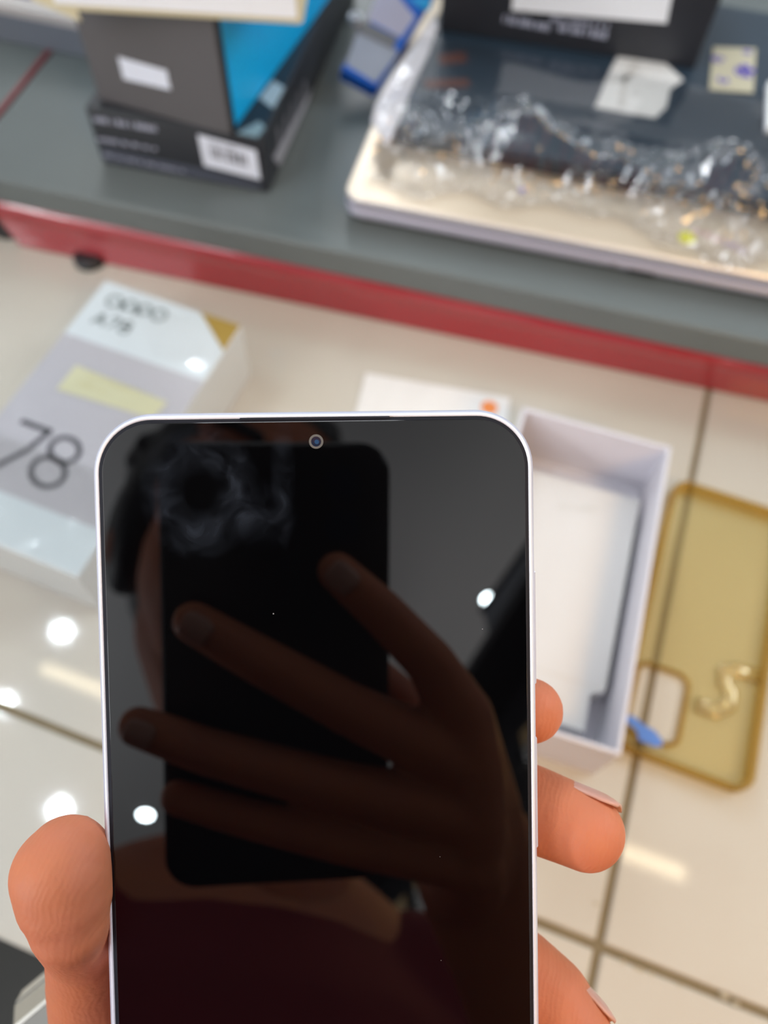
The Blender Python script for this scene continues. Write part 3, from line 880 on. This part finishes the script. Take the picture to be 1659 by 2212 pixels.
# pale raised curl: a highlight on the sheet, put into colour and shape
bm = bmesh.new()
C_ = lambda px, py: tuple(local(case, at(px, py, 0)).xy)
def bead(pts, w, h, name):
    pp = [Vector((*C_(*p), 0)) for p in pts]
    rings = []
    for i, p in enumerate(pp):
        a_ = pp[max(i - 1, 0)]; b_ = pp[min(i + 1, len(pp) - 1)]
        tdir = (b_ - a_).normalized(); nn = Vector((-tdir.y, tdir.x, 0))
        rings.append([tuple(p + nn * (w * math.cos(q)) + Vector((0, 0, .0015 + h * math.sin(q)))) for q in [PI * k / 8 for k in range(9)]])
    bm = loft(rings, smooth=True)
    return obj(name, bm, 'casehighlight', case)
bead([(1640, 1462), (1590, 1450), (1560, 1452), (1562, 1478), (1575, 1500), (1572, 1525), (1545, 1538), (1500, 1522)], .0042, .0016, 'highlight_curl')
# blue tape scrap lying over the case cutout
tp = [(1349, 1556), (1353, 1546), (1366, 1547), (1392, 1568), (1412, 1578), (1430, 1600), (1428, 1613), (1415, 1614), (1395, 1606), (1380, 1600), (1374, 1578)]
pts = [at(*p, .0085) for p in tp]; c = sum(pts, Vector()) / len(pts)
tape = thing('tape_scrap', 'small scrap of blue tape on the amber phone case', 'tape', c, 0)
obj('strip', slab([local(tape, p) + Vector((0, 0, .0004)) for p in pts], UZ, .0004), 'bluetape', tape)

# ------------------------------------------------------------------ held phone
TX, TY, PZ0 = .054, .036, .1273
def on_screen(px, py):
    d = np.array([(px - CX) / F, (py - CY) / F, 1.0]); t = PZ0 / (1 - TX * d[0] - TY * d[1])
    return Vector(CAM + R_ @ (d * t))
pl, pr = on_screen(206, 1300), on_screen(1158.5, 1300)
ql, qr = on_screen(234, 2180), on_screen(1166.5, 2180)
wv_ = Vector(R_ @ np.array([TX, TY, -1])).normalized()       # towards the camera
uu = (pr - pl).normalized(); uu = (uu - wv_ * uu.dot(wv_)).normalized()
vv = wv_.cross(uu)
ax_ = ((pl + pr) / 2 - (ql + qr) / 2).normalized()
vv = (vv * .0 + (ax_ - wv_ * ax_.dot(wv_))).normalized(); uu = vv.cross(wv_)
PW, PH, PT, PR_ = (pr - pl).length, .160, .0079, .0098
mid = (pl + pr) / 2
topp = on_screen(680, 887.5)
top = mid + vv * ((topp - mid).dot(vv))
print('phone width', PW)
phone = thing('smartphone', 'switched-off black screen smartphone with silver frame in a left hand', 'phone', (0, 0, 0))
PM = Matrix.Identity(4)
for i in range(3):
    PM[i][0], PM[i][1], PM[i][2], PM[i][3] = uu[i], vv[i], wv_[i], top[i]
phone.matrix_world = PM
PR2 = lambda i, z: [(x, y, z) for x, y in rrect(PW - 2 * i, PH - 2 * i, max(PR_ - i, .0005), 16, 0, -PH / 2)]
obj('frame', loft([PR2(.0013, -PT + .0002), PR2(.0006, -PT + .0005), PR2(.0001, -PT + .0013), PR2(0, -PT + .0022), PR2(0, -.0016), PR2(.00012, -.0009), PR2(.00045, -.0004)], True, False, True), 'rim', phone)
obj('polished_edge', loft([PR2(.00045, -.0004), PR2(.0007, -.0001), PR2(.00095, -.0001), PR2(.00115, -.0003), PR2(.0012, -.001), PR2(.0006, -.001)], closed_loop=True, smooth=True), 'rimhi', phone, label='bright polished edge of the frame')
obj('gasket', loft([PR2(.00115, -.0012), PR2(.00115, -.0002), PR2(.0017, -.0001), PR2(.0017, -.0012)], closed_loop=True), 'gasket', phone)
obj('screen', loft([PR2(.0017, -.0008), PR2(.0017, -.00002), PR2(.00175, .00003), PR2(.0018, .00004)], True, True), 'screen', phone, label='glossy black screen')
obj('back_panel', loft([PR2(.0013, -PT), PR2(.0013, -PT + .0006)]), 'backp', phone)
pinv = PM.inverted()
L_ = lambda px, py: pinv @ on_screen(px, py)
es0, es1 = L_(518, 907), L_(842, 906)
obj('earpiece_slot', box(es0.x, es1.x, es0.y - .0001, es0.y + .0003, 0, .00018, .00008, 1), 'gasket', phone)
pc = L_(683, 954)
fc = obj('front_camera', disc(.00105, 0, .00016, 32), 'lens', phone, (pc.x, pc.y, .00008))
obj('lens_ring', tube_ring(.00082, .00118, .0001, .00022), 'lensring', fc)
obj('lens_blue_core', disc(.00038, 0, .0002, 20), 'lensblue', fc, (.0001, -.00005, 0))  # small blue disc at the lens centre
for y0, y1, nm in ((1236, 1486, 'volume_button'), (1602, 1846, 'power_button')):
    c0, c1 = L_(1160, y0).y, L_(1160, y1).y
    obj(nm, box(PW / 2 - .0003, PW / 2 + .0005, c1, c0, -.0046, -.0022, .0003, 2), 'rim', phone)

# ------------------------------------------------------------------ the photographing phone, mirrored in the screen
XC = .0                                                       # its lens is the camera
def cframe(t):
    MM = Matrix.Identity(4)
    for i in range(3):
        MM[i][0], MM[i][1], MM[i][2], MM[i][3] = R_[i, 0], -R_[i, 1], R_[i, 2], CAM[i]
    return MM
cphone = thing('camera_phone', 'black phone with two rear lenses held above the counter', 'phone')
# local x right, y up, z towards the scene (left-handed basis avoided below by using -x)
MM = Matrix.Identity(4)
for i in range(3):
    MM[i][0], MM[i][1], MM[i][2], MM[i][3] = -R_[i, 0], -R_[i, 1], R_[i, 2], CAM[i]
cphone.matrix_world = MM
CWD, CHT, CTH = .0757, .1509, .0083
cxm = (.0160 - .0595) / 2 * -1
CR = lambda i, z: [(x, y, z) for x, y in rrect(CWD - 2 * i, CHT - 2 * i, max(.0105 - i, .001), 10, cxm, .0138 - CHT / 2)]
obj('body', loft([CR(.001, -.0030 - CTH), CR(0, -.0022 - CTH), CR(0, -.0040), CR(.001, -.0030)]), 'phoneblack', cphone)
obj('camera_bump', loft([[(x, y, z) for x, y in rrect(.0285, .0285, .007, 8, .0015, -.0065)] for z in (-.0030, -.0022)]), 'phoneblack', cphone)
for yy in (0, -.0140):
    ln = obj('lens', disc(.0062, -.0022, -.0012, 32), 'lens', cphone, (0, yy, 0))
    obj('lens_ring', tube_ring(.0060, .0074, -.0022, -.0010), 'phoneblack', ln)

# ------------------------------------------------------------------ person
def bm_ball(bm, p, r):
    t = bmesh.ops.create_icosphere(bm, subdivisions=3, radius=1.0)
    s = Vector(r) if not isinstance(r, (int, float)) else Vector((r, r, r))
    for v in t['verts']:
        v.co = Vector((v.co.x * s.x, v.co.y * s.y, v.co.z * s.z)) + Vector(p)

def bm_cone(bm, p, q, r0, r1, n=20):
    p, q = Vector(p), Vector(q); d = (q - p)
    if d.length < 1e-6: return
    d.normalize(); a = d.orthogonal().normalized(); b = d.cross(a)
    v0 = [bm.verts.new(p + (a * math.cos(2 * PI * k / n) + b * math.sin(2 * PI * k / n)) * r0) for k in range(n)]
    v1 = [bm.verts.new(q + (a * math.cos(2 * PI * k / n) + b * math.sin(2 * PI * k / n)) * r1) for k in range(n)]
    for k in range(n):
        bm.faces.new((v0[k], v0[(k + 1) % n], v1[(k + 1) % n], v1[k]))
    bm.faces.new(v0[::-1]); bm.faces.new(v1)

def chain(bm, pts):
    for p, r in pts: bm_ball(bm, p, r)
    for (p, r), (q, s) in zip(pts, pts[1:]): bm_cone(bm, p, q, r, s)

def oball(bm, p, axes, r):
    """Ellipsoid with the given three axes and radii."""
    t = bmesh.ops.create_icosphere(bm, subdivisions=3, radius=1.0)
    for v in t['verts']:
        c = v.co.copy(); v.co = Vector(p) + axes[0] * (c.x * r[0]) + axes[1] * (c.y * r[1]) + axes[2] * (c.z * r[2])

def remesh(bm, voxel, smooth, factor=.5):
    d = bpy.data.meshes.new('tmp'); bm.to_mesh(d); bm.free()
    o = bpy.data.objects.new('tmp', d); COL.objects.link(o)
    m = o.modifiers.new('r', 'REMESH'); m.mode = 'VOXEL'; m.voxel_size = voxel; m.use_smooth_shade = True
    if smooth:
        s = o.modifiers.new('s', 'SMOOTH'); s.iterations = smooth; s.factor = factor
    dg = bpy.context.evaluated_depsgraph_get()
    me = bpy.data.meshes.new_from_object(o.evaluated_get(dg))
    bpy.data.objects.remove(o); bpy.data.meshes.remove(d)
    me.polygons.foreach_set('use_smooth', [True] * len(me.polygons))
    return me

CX_, CY_, CZ_ = (Vector(R_[:, i]) for i in range(3))           # camera right, down, forward
W = lambda x, y, z: Vector((x, y, z + Z0))                    # z above the counter top

WL_ = dep(320, 2290, .210)                                     # left wrist
EL = W(-.170, -.260, .115); SL = W(-.120, -.345, .400)
WR_ = cw(.060, .160, -.035); ER = W(.275, -.265, .20); SR = W(.260, -.350, .410)

# left hand: palm behind the phone, thumb on the left edge, fingertips round the right edge
lh = bmesh.new()
mcp = [dep(575, 1935, .1640), dep(640, 2110, .1690), dep(700, 2290, .1690), dep(745, 2460, .1650)]
chain(lh, [(dep(1146, 1535, .1442), .0061), (dep(1085, 1540, .1462), .0070), (dep(940, 1580, .1500), .0076), (dep(760, 1700, .1580), .0086), (mcp[0], .0105)])
chain(lh, [(dep(1266, 1797, .1405), .0070), (dep(1205, 1768, .1432), .0076), (dep(1140, 1742, .1465), .0080), (dep(985, 1760, .1530), .0083), (dep(820, 1870, .1610), .0090), (mcp[1], .0108)])
chain(lh, [(dep(1232, 2232, .1435), .0078), (dep(1185, 2165, .1465), .0084), (dep(1115, 2102, .1490), .0085), (dep(1000, 2080, .1550), .0086), (dep(860, 2130, .1620), .0090), (mcp[2], .0105)])
chain(lh, [(dep(1180, 2560, .1475), .0066), (dep(1100, 2460, .1488), .0072), (dep(980, 2390, .1560), .0076), (dep(880, 2370, .1620), .0080), (mcp[3], .0095)])
# thumb
chain(lh, [(dep(146, 1856, .1262), .0070), (dep(133, 1886, .1258), .0080), (dep(140, 1932, .1262), .0077), (dep(151, 1993, .1268), .0065), (dep(178, 2042, .1400), .0066), (dep(212, 2112, .1550), .0099),
           (dep(236, 2215, .1640), .0118), (dep(278, 2262, .1830), .0145), (WL_, .0165)])
# palm: fans from the knuckles to the wrist
for k, m_ in enumerate(mcp):
    wk_ = WL_ + CX_ * (.004 + .005 * k) + CY_ * -.004
    chain(lh, [(m_, .0105), ((m_ + wk_) / 2 + CZ_ * .001, .0135), (wk_, .0165)])
chain(lh, [(dep(278, 2262, .1830), .0130), ((mcp[0] + WL_) / 2, .0140), (mcp[3].lerp(WL_, .45), .0150), (WL_, .0165)])
chain(lh, [(mcp[0], .0100), (mcp[1], .0105), (mcp[2], .0105), (mcp[3], .0095)])
fd = (EL - WL_).normalized()
sd = fd.cross(CZ_).normalized(); bd = fd.cross(sd)
def forearm(bm, a_, b_, ax):
    for k in range(25):
        f_ = k / 24
        wx = np.interp(f_, (0, .12, .3, .55, .8, 1), (.0275, .0280, .0315, .0370, .0400, .0390))
        wy = np.interp(f_, (0, .12, .3, .55, .8, 1), (.0195, .0205, .0260, .0325, .0365, .0375))
        oball(bm, a_.lerp(b_, f_), ax, (wx, wy, .042))
forearm(lh, WL_, EL, (sd, bd, fd))
chain(lh, [(WL_, .019), (WL_.lerp(EL, .3), .024), (WL_.lerp(EL, .6), .031), (EL, .036)])
left_arm = remesh(lh, .0008, 4)

# right hand round the photographing phone (camera coordinates: right, down, forward in metres)
rh = bmesh.new()
rm = [cw(.040, .078, .004), cw(.043, .095, .006), cw(.044, .112, .007), cw(.044, .128, .006)]
chain(rh, [(cw(-.0020, .0282, .0047), .0066), (cw(.0120, .0410, .0060), .0076), (cw(.0290, .0590, .0060), .0084), (rm[0], .0108)])
chain(rh, [(cw(-.0480, .0440, .0045), .0068), (cw(-.0280, .0560, .0060), .0078), (cw(.0000, .0720, .0075), .0086), (rm[1], .0110)])
chain(rh, [(cw(-.0660, .0780, .0035), .0066), (cw(-.0440, .0860, .0060), .0076), (cw(-.0080, .0970, .0080), .0086), (rm[2], .0108)])
chain(rh, [(cw(-.0540, .1020, .0035), .0058), (cw(-.0340, .1080, .0055), .0066), (cw(-.0020, .1170, .0075), .0074), (rm[3], .0098)])
chain(rh, [(cw(.0020, .0620, -.0205), .0078), (cw(.0190, .0780, -.0225), .0090), (cw(.0390, .1000, -.0240), .0105), (cw(.0480, .1200, -.0240), .0135), (WR_, .018)])
for k, m_ in enumerate(rm):
    wk_ = WR_ + CX_ * (.002 - .004 * k) + CY_ * -.002
    chain(rh, [(m_, .0108), ((m_ + wk_) / 2, .0150), (wk_, .0175)])
chain(rh, [(rm[0], .0105), (rm[1], .011), (rm[2], .011), (rm[3], .010)])
fd2 = (ER - WR_).normalized(); sd2 = fd2.cross(CZ_).normalized(); bd2 = fd2.cross(sd2)
forearm(rh, WR_, ER, (sd2, bd2, fd2))
right_arm = remesh(rh, .0014, 5)

# head, torso, legs
HEAD = W(.004, -.205, .640)
hf = Vector((.0, .86, -.51)).normalized()                      # the face looks down at the phone
hu = Vector((0, .51, .86)); hs_ = Vector((1, 0, 0))
HP = lambda x, y, z: HEAD + hs_ * x + hf * y + hu * z
hd = bmesh.new()
oball(hd, HP(0, -.012, .028), (hs_, hf, hu), (.076, .096, .088))
oball(hd, HP(0, .022, -.030), (hs_, hf, hu), (.062, .066, .078))
oball(hd, HP(0, .060, -.088), (hs_, hf, hu), (.030, .026, .022))
oball(hd, HP(0, .080, .030), (hs_, hf, hu), (.052, .014, .012))
for s in (-1, 1):
    oball(hd, HP(s * .042, .066, -.022), (hs_, hf, hu), (.018, .018, .018))
    oball(hd, HP(s * .078, -.008, -.012), (hs_, hf, hu), (.009, .020, .032))
    oball(hd, HP(s * .010, .096, -.028), (hs_, hf, hu), (.009, .010, .008))
chain(hd, [(HP(0, .086, .018), .007), (HP(0, .104, -.024), .0095)])
oball(hd, HP(0, .086, -.056), (hs_, hf, hu), (.024, .009, .006))
oball(hd, HP(0, .084, -.067), (hs_, hf, hu), (.020, .009, .006))
NK = W(.084, -.335, .440)
chain(hd, [(HP(0, -.030, -.060), .052), (NK.lerp(HEAD, .4), .050), (NK, .058)])
head_me = remesh(hd, .0028, 4)

bd_ = bmesh.new()
X3 = (Vector((1, 0, 0)), Vector((0, 1, 0)), Vector((0, 0, 1)))
hips = W(.070, -.345, .0)
for z, wx, wy, yy in ((.40, .135, .075, -.350), (.34, .165, .095, -.345), (.24, .160, .105, -.340), (.12, .145, .100, -.340), (.0, .150, .102, -.342), (-.08, .158, .108, -.345)):
    oball(bd_, W(.070, yy, z), X3, (wx, wy, .10))
chain(bd_, [(NK, .058), (W(.070, -.35, .36), .08)])
for sh, el in ((SL, EL), (SR, ER)):
    chain(bd_, [(W(.070, -.350, .375).lerp(sh, .6), .062), (sh, .056), (sh.lerp(el, .5), .047), (el, .037)])
chain(bd_, [(EL, .035), (EL.lerp(WL_, .3), .027)]); chain(bd_, [(ER, .036), (ER.lerp(WR_, .3), .027)])
legs = []
for s in (-1, 1):
    hp, kn, an = W(.07 + s * .085, -.345, -.10), W(.07 + s * .10, -.325, -.47), W(.07 + s * .11, -.365, -.87)
    legs.append((hp, kn, an))
    chain(bd_, [(hp, .088), (hp.lerp(kn, .5), .073), (kn, .055), (kn.lerp(an, .35), .053), (an, .036)])
    chain(bd_, [(an + Vector((0, 0, -.035)), .032), (an + Vector((0, .08, -.05)), .024), (an + Vector((0, .14, -.055)), .02)])
body_me = remesh(bd_, .007, 3)

bmj = bmesh.new()
for me in (left_arm, right_arm, head_me, body_me): bmj.from_mesh(me)
base = Vector((.07, -.35, 0))
bmesh.ops.translate(bmj, verts=bmj.verts[:], vec=-base)
pm = bpy.data.meshes.new('person'); bmj.to_mesh(pm); bmj.free()
pm.polygons.foreach_set('use_smooth', [True] * len(pm.polygons))
person = obj('person', pm, 'skin', None, base, label='person in red shirt whose left hand holds the silver phone over the counter', cat='person')

def clothes(name, bm, voxel, m, sm=3):
    me = remesh(bm, voxel, sm)
    me.transform(Matrix.Translation(-base))
    return obj(name, me, m, person)
sh_ = bmesh.new()
zs_ = (-.06, .0, .12, .24, .34, .385)
for k in range(24):
    z = -.06 + .445 * k / 23
    oball(sh_, W(.070, np.interp(z, zs_, (-.344, -.342, -.340, -.340, -.345, -.350)), z), X3,
          (np.interp(z, zs_, (.170, .166, .160, .172, .176, .142)), np.interp(z, zs_, (.122, .120, .116, .118, .106, .084)), .07))
for sh2, el, wr in ((SL, EL, WL_), (SR, ER, WR_)):
    chain(sh_, [(W(.070, -.350, .375).lerp(sh2, .6), .070), (sh2, .064), (sh2.lerp(el, .5), .058), (el, .054), (el.lerp(wr, .22), .049)])
clothes('shirt', sh_, .008, 'shirt')
tr_ = bmesh.new()
oball(tr_, W(.070, -.345, -.07), X3, (.165, .116, .08)); oball(tr_, W(.070, -.345, -.13), X3, (.170, .12, .09))
for hp, kn, an in legs:
    chain(tr_, [(hp, .096), (hp.lerp(kn, .5), .084), (kn, .070), (kn.lerp(an, .5), .064), (an + Vector((0, 0, .0)), .058)])
clothes('trousers', tr_, .008, 'trousers')
for hp, kn, an in legs:
    s_ = bmesh.new()
    chain(s_, [(an + Vector((0, -.015, -.035)), .040), (an + Vector((0, .07, -.048)), .032), (an + Vector((0, .15, -.056)), .024)])
    clothes('shoe', s_, .005, 'shoe')
hr = bmesh.new()
oball(hr, HP(0, -.022, .040), (hs_, hf, hu), (.084, .100, .092))
for k in range(60):
    a_ = random.uniform(0, 2 * PI); e_ = random.uniform(.05, 1.4)
    d_ = Vector((math.cos(a_) * math.cos(e_), math.sin(a_) * math.cos(e_), math.sin(e_)))
    if d_.y > .55 and d_.z < .65: continue
    bm_ball(hr, HP(d_.x * .080, -.022 + d_.y * .094, .042 + d_.z * .088), random.uniform(.012, .018))
for s in (-1, 1):
    oball(hr, HP(s * .066, -.020, .0), (hs_, hf, hu), (.024, .050, .055))
oball(hr, HP(0, -.070, -.02), (hs_, hf, hu), (.066, .040, .06))
hm = remesh(hr, .004, 2)
hbm = bmesh.new(); hbm.from_mesh(hm)
kill = [v for v in hbm.verts if (v.co - HEAD).dot(hf) > .055 and (v.co - HEAD).dot(hu) < .068]
bmesh.ops.delete(hbm, geom=kill, context='VERTS')
bmesh.ops.translate(hbm, verts=hbm.verts[:], vec=-base)
for f_ in hbm.faces: f_.smooth = True
obj('hair', hbm, 'hair', person)
for s in (-1, 1):
    ey_ = bmesh.new(); bm_ball(ey_, HP(s * .031, .076, .008) - base, .0125)
    for f_ in ey_.faces: f_.smooth = True
    eo = obj('eye', ey_, 'eye', person)
    ir = bmesh.new(); bm_ball(ir, HP(s * .031, .0835, .006) - base, .0062)
    obj('iris', ir, 'iris', eo)
    eb = bmesh.new(); chain(eb, [(HP(s * .014, .094, .030) - base, .004), (HP(s * .034, .090, .036) - base, .005), (HP(s * .052, .074, .030) - base, .003)])
    obj('eyebrow', eb, 'hair', person)

def nail(tip, prev, dorsal, r, ln, wd, shift=.0):
    """Curved nail plate on the dorsal side of a fingertip."""
    ax = (tip - prev).normalized(); d = (dorsal - ax * dorsal.dot(ax)).normalized(); sd_ = ax.cross(d)
    rings = []
    for j in range(9):
        u = j / 8; rr = []
        along = -ln * .70 + ln * u + shift
        re = r + .0002 if along < 0 else math.sqrt(max(r * r - .55 * along * along, .2 * r * r)) + .0002
        taper = (1 - .30 * max(0, (.35 - u) / .35) ** 2) * (1 - .35 * max(0, (u - .7) / .3) ** 2)
        for i in range(9):
            a_ = (i / 8 - .5) * wd / r * taper
            q = tip + ax * along + d * (re * math.cos(a_)) + sd_ * (re * math.sin(a_))
            rr.append(q - base)
        rings.append(rr)
    vs = [p for rr in rings for p in rr]; up = [p + d * .00045 for p in vs]
    fs = []
    for j in range(8):
        for i in range(8):
            k = j * 9 + i; fs.append((k + 81, k + 82, k + 91, k + 90)); fs.append((k, k + 9, k + 10, k + 1))
    for i in range(8):
        fs += [(i, i + 1, i + 82, i + 81), (72 + i + 1, 72 + i, 153 + i, 154 + i), (i * 9 + 9, i * 9, i * 9 + 81, i * 9 + 90), (i * 9 + 8, i * 9 + 17, i * 9 + 98, i * 9 + 89)]
    obj('nail', mesh('nail', vs + up, fs, True), 'nail', person)
cd = lambda x, y, z: Vector(R_ @ np.array([x, y, z]))
nail(dep(1266, 1797, .1405), dep(1140, 1742, .1465), cd(.30, -.72, .30), .0070, .0110, .0095, .001)
nail(dep(1232, 2232, .1435), dep(1115, 2102, .1490), cd(.72, -.50, .30), .0078, .0110, .0100, .001)
nail(dep(1146, 1535, .1442), dep(940, 1580, .1500), cd(.1, .1, 1), .0061, .0085, .0080, .0)
nail(dep(146, 1856, .1262), dep(151, 1993, .1290), cd(-.25, .15, 1), .0072, .0105, .0100, -.001)
nail(cw(-.0020, .0282, .0047), cw(.0120, .0410, .0060), cd(0, 0, 1), .0066, .0100, .0096)
nail(cw(-.0480, .0440, .0045), cw(-.0280, .0560, .0060), cd(0, 0, 1), .0068, .0100, .0098)
nail(cw(-.0660, .0780, .0035), cw(-.0440, .0860, .0060), cd(0, 0, 1), .0066, .0098, .0094)

# steel watch on the left wrist
WC = WL_.lerp(EL, .034)
watch = thing('wristwatch', 'steel link bracelet watch on the left wrist below the thumb', 'watch', WC)
AX1, AX2, AX3 = sd, bd, fd
lk_bm = box(-.0042, .0042, -.0075, .0075, -.0013, .0013, .0006, 1)
bmesh.ops.recalc_face_normals(lk_bm, faces=lk_bm.faces[:])
lme = bpy.data.meshes.new('link'); lk_bm.to_mesh(lme); lk_bm.free(); lme.materials.append(MT['steel'])
NLK = 22
for k in range(NLK):
    a_ = 2 * PI * k / NLK
    if k == 5: continue
    pos = AX1 * (.0345 * math.cos(a_)) + AX2 * (.0275 * math.sin(a_))
    tg = (AX1 * (-.0345 * math.sin(a_)) + AX2 * (.0275 * math.cos(a_))).normalized()
    nr = tg.cross(AX3).normalized()
    if nr.dot(pos) < 0: nr = -nr
    Mx = Matrix.Identity(4)
    yv = nr.cross(tg)
    for i in range(3):
        Mx[i][0], Mx[i][1], Mx[i][2], Mx[i][3] = tg[i], yv[i], nr[i], pos[i]
    lo2 = obj('link', lme, None, watch); lo2.matrix_local = Mx
Mx = Matrix.Identity(4)
a_ = 2 * PI * 5 / NLK
pos = AX1 * (.0350 * math.cos(a_)) + AX2 * (.0295 * math.sin(a_)); nr = pos.normalized(); tg = nr.cross(AX3).normalized(); yv = nr.cross(tg); nr = tg.cross(yv)
for i in range(3):
    Mx[i][0], Mx[i][1], Mx[i][2], Mx[i][3] = tg[i], yv[i], nr[i], pos[i]
wc = obj('watch_case', disc(.0175, -.002, .006, 40, .0012), 'steel', watch); wc.matrix_local = Mx
obj('dial', disc(.0150, .006, .0064, 40), 'black', wc)

# ------------------------------------------------------------------ ceiling lamps (some seen mirrored in screen and tiles, a rear grid added)
def downlight(x, y, label):
    t = thing('downlight', label, 'lamp', (x, y, Z0 + 1.9))
    obj('trim_ring', tube_ring(.023, .038, -.006, .0), 'lampring', t)
    obj('lens', disc(.022, -.004, -.001, 28), 'lampcool', t)
downlight(.895, -1.031, 'round ceiling spotlight mirrored at the right of the phone screen')
downlight(.206, -2.307, 'round ceiling spotlight mirrored low on the left of the phone screen')
downlight(-1.149, .454, 'round ceiling spotlight mirrored in the tile below the phone box')
downlight(-.882, .003, 'round ceiling spotlight mirrored in the tile just above the thumb')
downlight(-1.190, .201, 'round ceiling spotlight mirrored in the tile at the left picture border')
def lightbar(x, y, ln, w, label, yaw=0.0):
    t = thing('light_bar', label, 'lamp', (x, y, Z0 + 1.9), yaw)
    obj('housing', box(-ln / 2 - .01, ln / 2 + .01, -w / 2 - .006, w / 2 + .006, -.03, 0, .002), 'lampring', t)
    obj('tube', box(-ln / 2, ln / 2, -w / 2, w / 2, -.036, -.0305, .002), 'lampwarm', t)
for k_, (x_, y_) in enumerate(((-1.2, 1.5), (-.4, 1.5), (.4, 1.5), (1.2, 1.5), (-.8, 2.2), (0, 2.2), (.8, 2.2))):  # unseen spotlights added to give the bag glints
    downlight(x_, y_, ('added unseen ceiling spotlight behind the grey shelf, %s of the nearer row' if k_ < 4 else 'added unseen ceiling spotlight behind the grey shelf, %s of the farther row') % (('leftmost', 'second from left', 'second from right', 'rightmost') if k_ < 4 else ('leftmost', 'middle one', 'rightmost'))[k_ % 4])
lightbar(.675, .435, .20, .035, 'short warm ceiling light mirrored in the tile beside the middle finger', .0)
lightbar(-.98, .33, .30, .03, 'longer warm ceiling light mirrored faintly in the tile left of the phone', .0)

# ------------------------------------------------------------------ accessory rack at the right, mirrored in the screen
rack = thing('accessory_rack', 'tall dark rack hung with wrapped accessories, mirrored in the phone screen', 'rack', (.80, -1.4, 0), 0)
obj('back_board', box(.0, .03, -.85, .85, .05, 2.32), 'wall', rack)
obj('plinth', box(-.16, .03, -.85, .85, 0, .12), 'black', rack)
obj('top_shelf', box(-.14, .03, -.87, .87, 2.32, 2.35), 'black', rack)
obj('header_board', box(-.012, 0, -.85, .85, 2.19, 2.32), 'black', rack)
pack0 = None
def hang(y, z, first):
    global pack0
    if pack0 is None:
        t = thing('accessory_pouch', 'clear pouch with amber card hanging on the dark rack, seen in the screen', 'pouch', (0, 0, 0), 0, 'pouches hanging on the accessory rack')
        obj('hook', box(-.004, .052, -.002, .002, -.003, .001), 'steel', t)
        obj('header_card', box(-.0025, .0, -.045, .045, -.040, -.004), 'packcard', t)
        pv, pf = [], []
        for j in range(9):
            for i in range(9):
                y_, z_ = -.045 + .09 * i / 8, -.20 + .16 * j / 8
                bulge = .016 * math.sin(PI * i / 8) * math.sin(PI * j / 8)
                pv.append((-.0015 - bulge - .006 * abs(noise.noise(Vector((y_ * 60, z_ * 60, 3)))), y_, z_))
        for j in range(8):
            for i in range(8):
                k = j * 9 + i; pf.append((k, k + 1, k + 10, k + 9))
        obj('pouch', mesh('pouch', pv, pf), 'pack', t)
        obj('coiled_cable', tube_ring(.012, .026, -.004, .004, 20), 'packcard', t, (-.006, 0, -.12)).rotation_euler = (0, PI / 2, 0)
        pack0 = t; r = t
    else:
        r = pack0.copy(); COL.objects.link(r)
        for ch in list(pack0.children):
            c = ch.copy(); COL.objects.link(c); c.parent = r
    r.location = (.80 - .0535, y, z)
    r.rotation_euler = (random.uniform(-.06, .06), 0, random.uniform(-.2, .2))
for zz in (2.17, 1.94, 1.71):
    for k in range(9):
        hang(-2.15 + .165 * k + random.uniform(-.012, .012), zz, k)
rb_ = thing('red_carton', 'red carton standing on top of the accessory rack, seen in the screen', 'box', (.745, -1.10, 2.351), .1)
obj('carton', box(-.06, .06, -.07, .07, 0, .15, .002), 'packred', rb_)
obj('lid', box(-.061, .061, -.071, .071, .15, .165, .002), 'packred', rb_)
gb_ = thing('grey_crate', 'grey crate on top of the accessory rack beside the red carton', 'box', (.745, -.68, 2.351), -.05)
obj('crate', box(-.06, .06, -.13, .13, 0, .10, .004), 'strap', gb_)
obj('rim', box(-.064, .064, -.134, .134, .10, .115, .003), 'gasket', gb_)
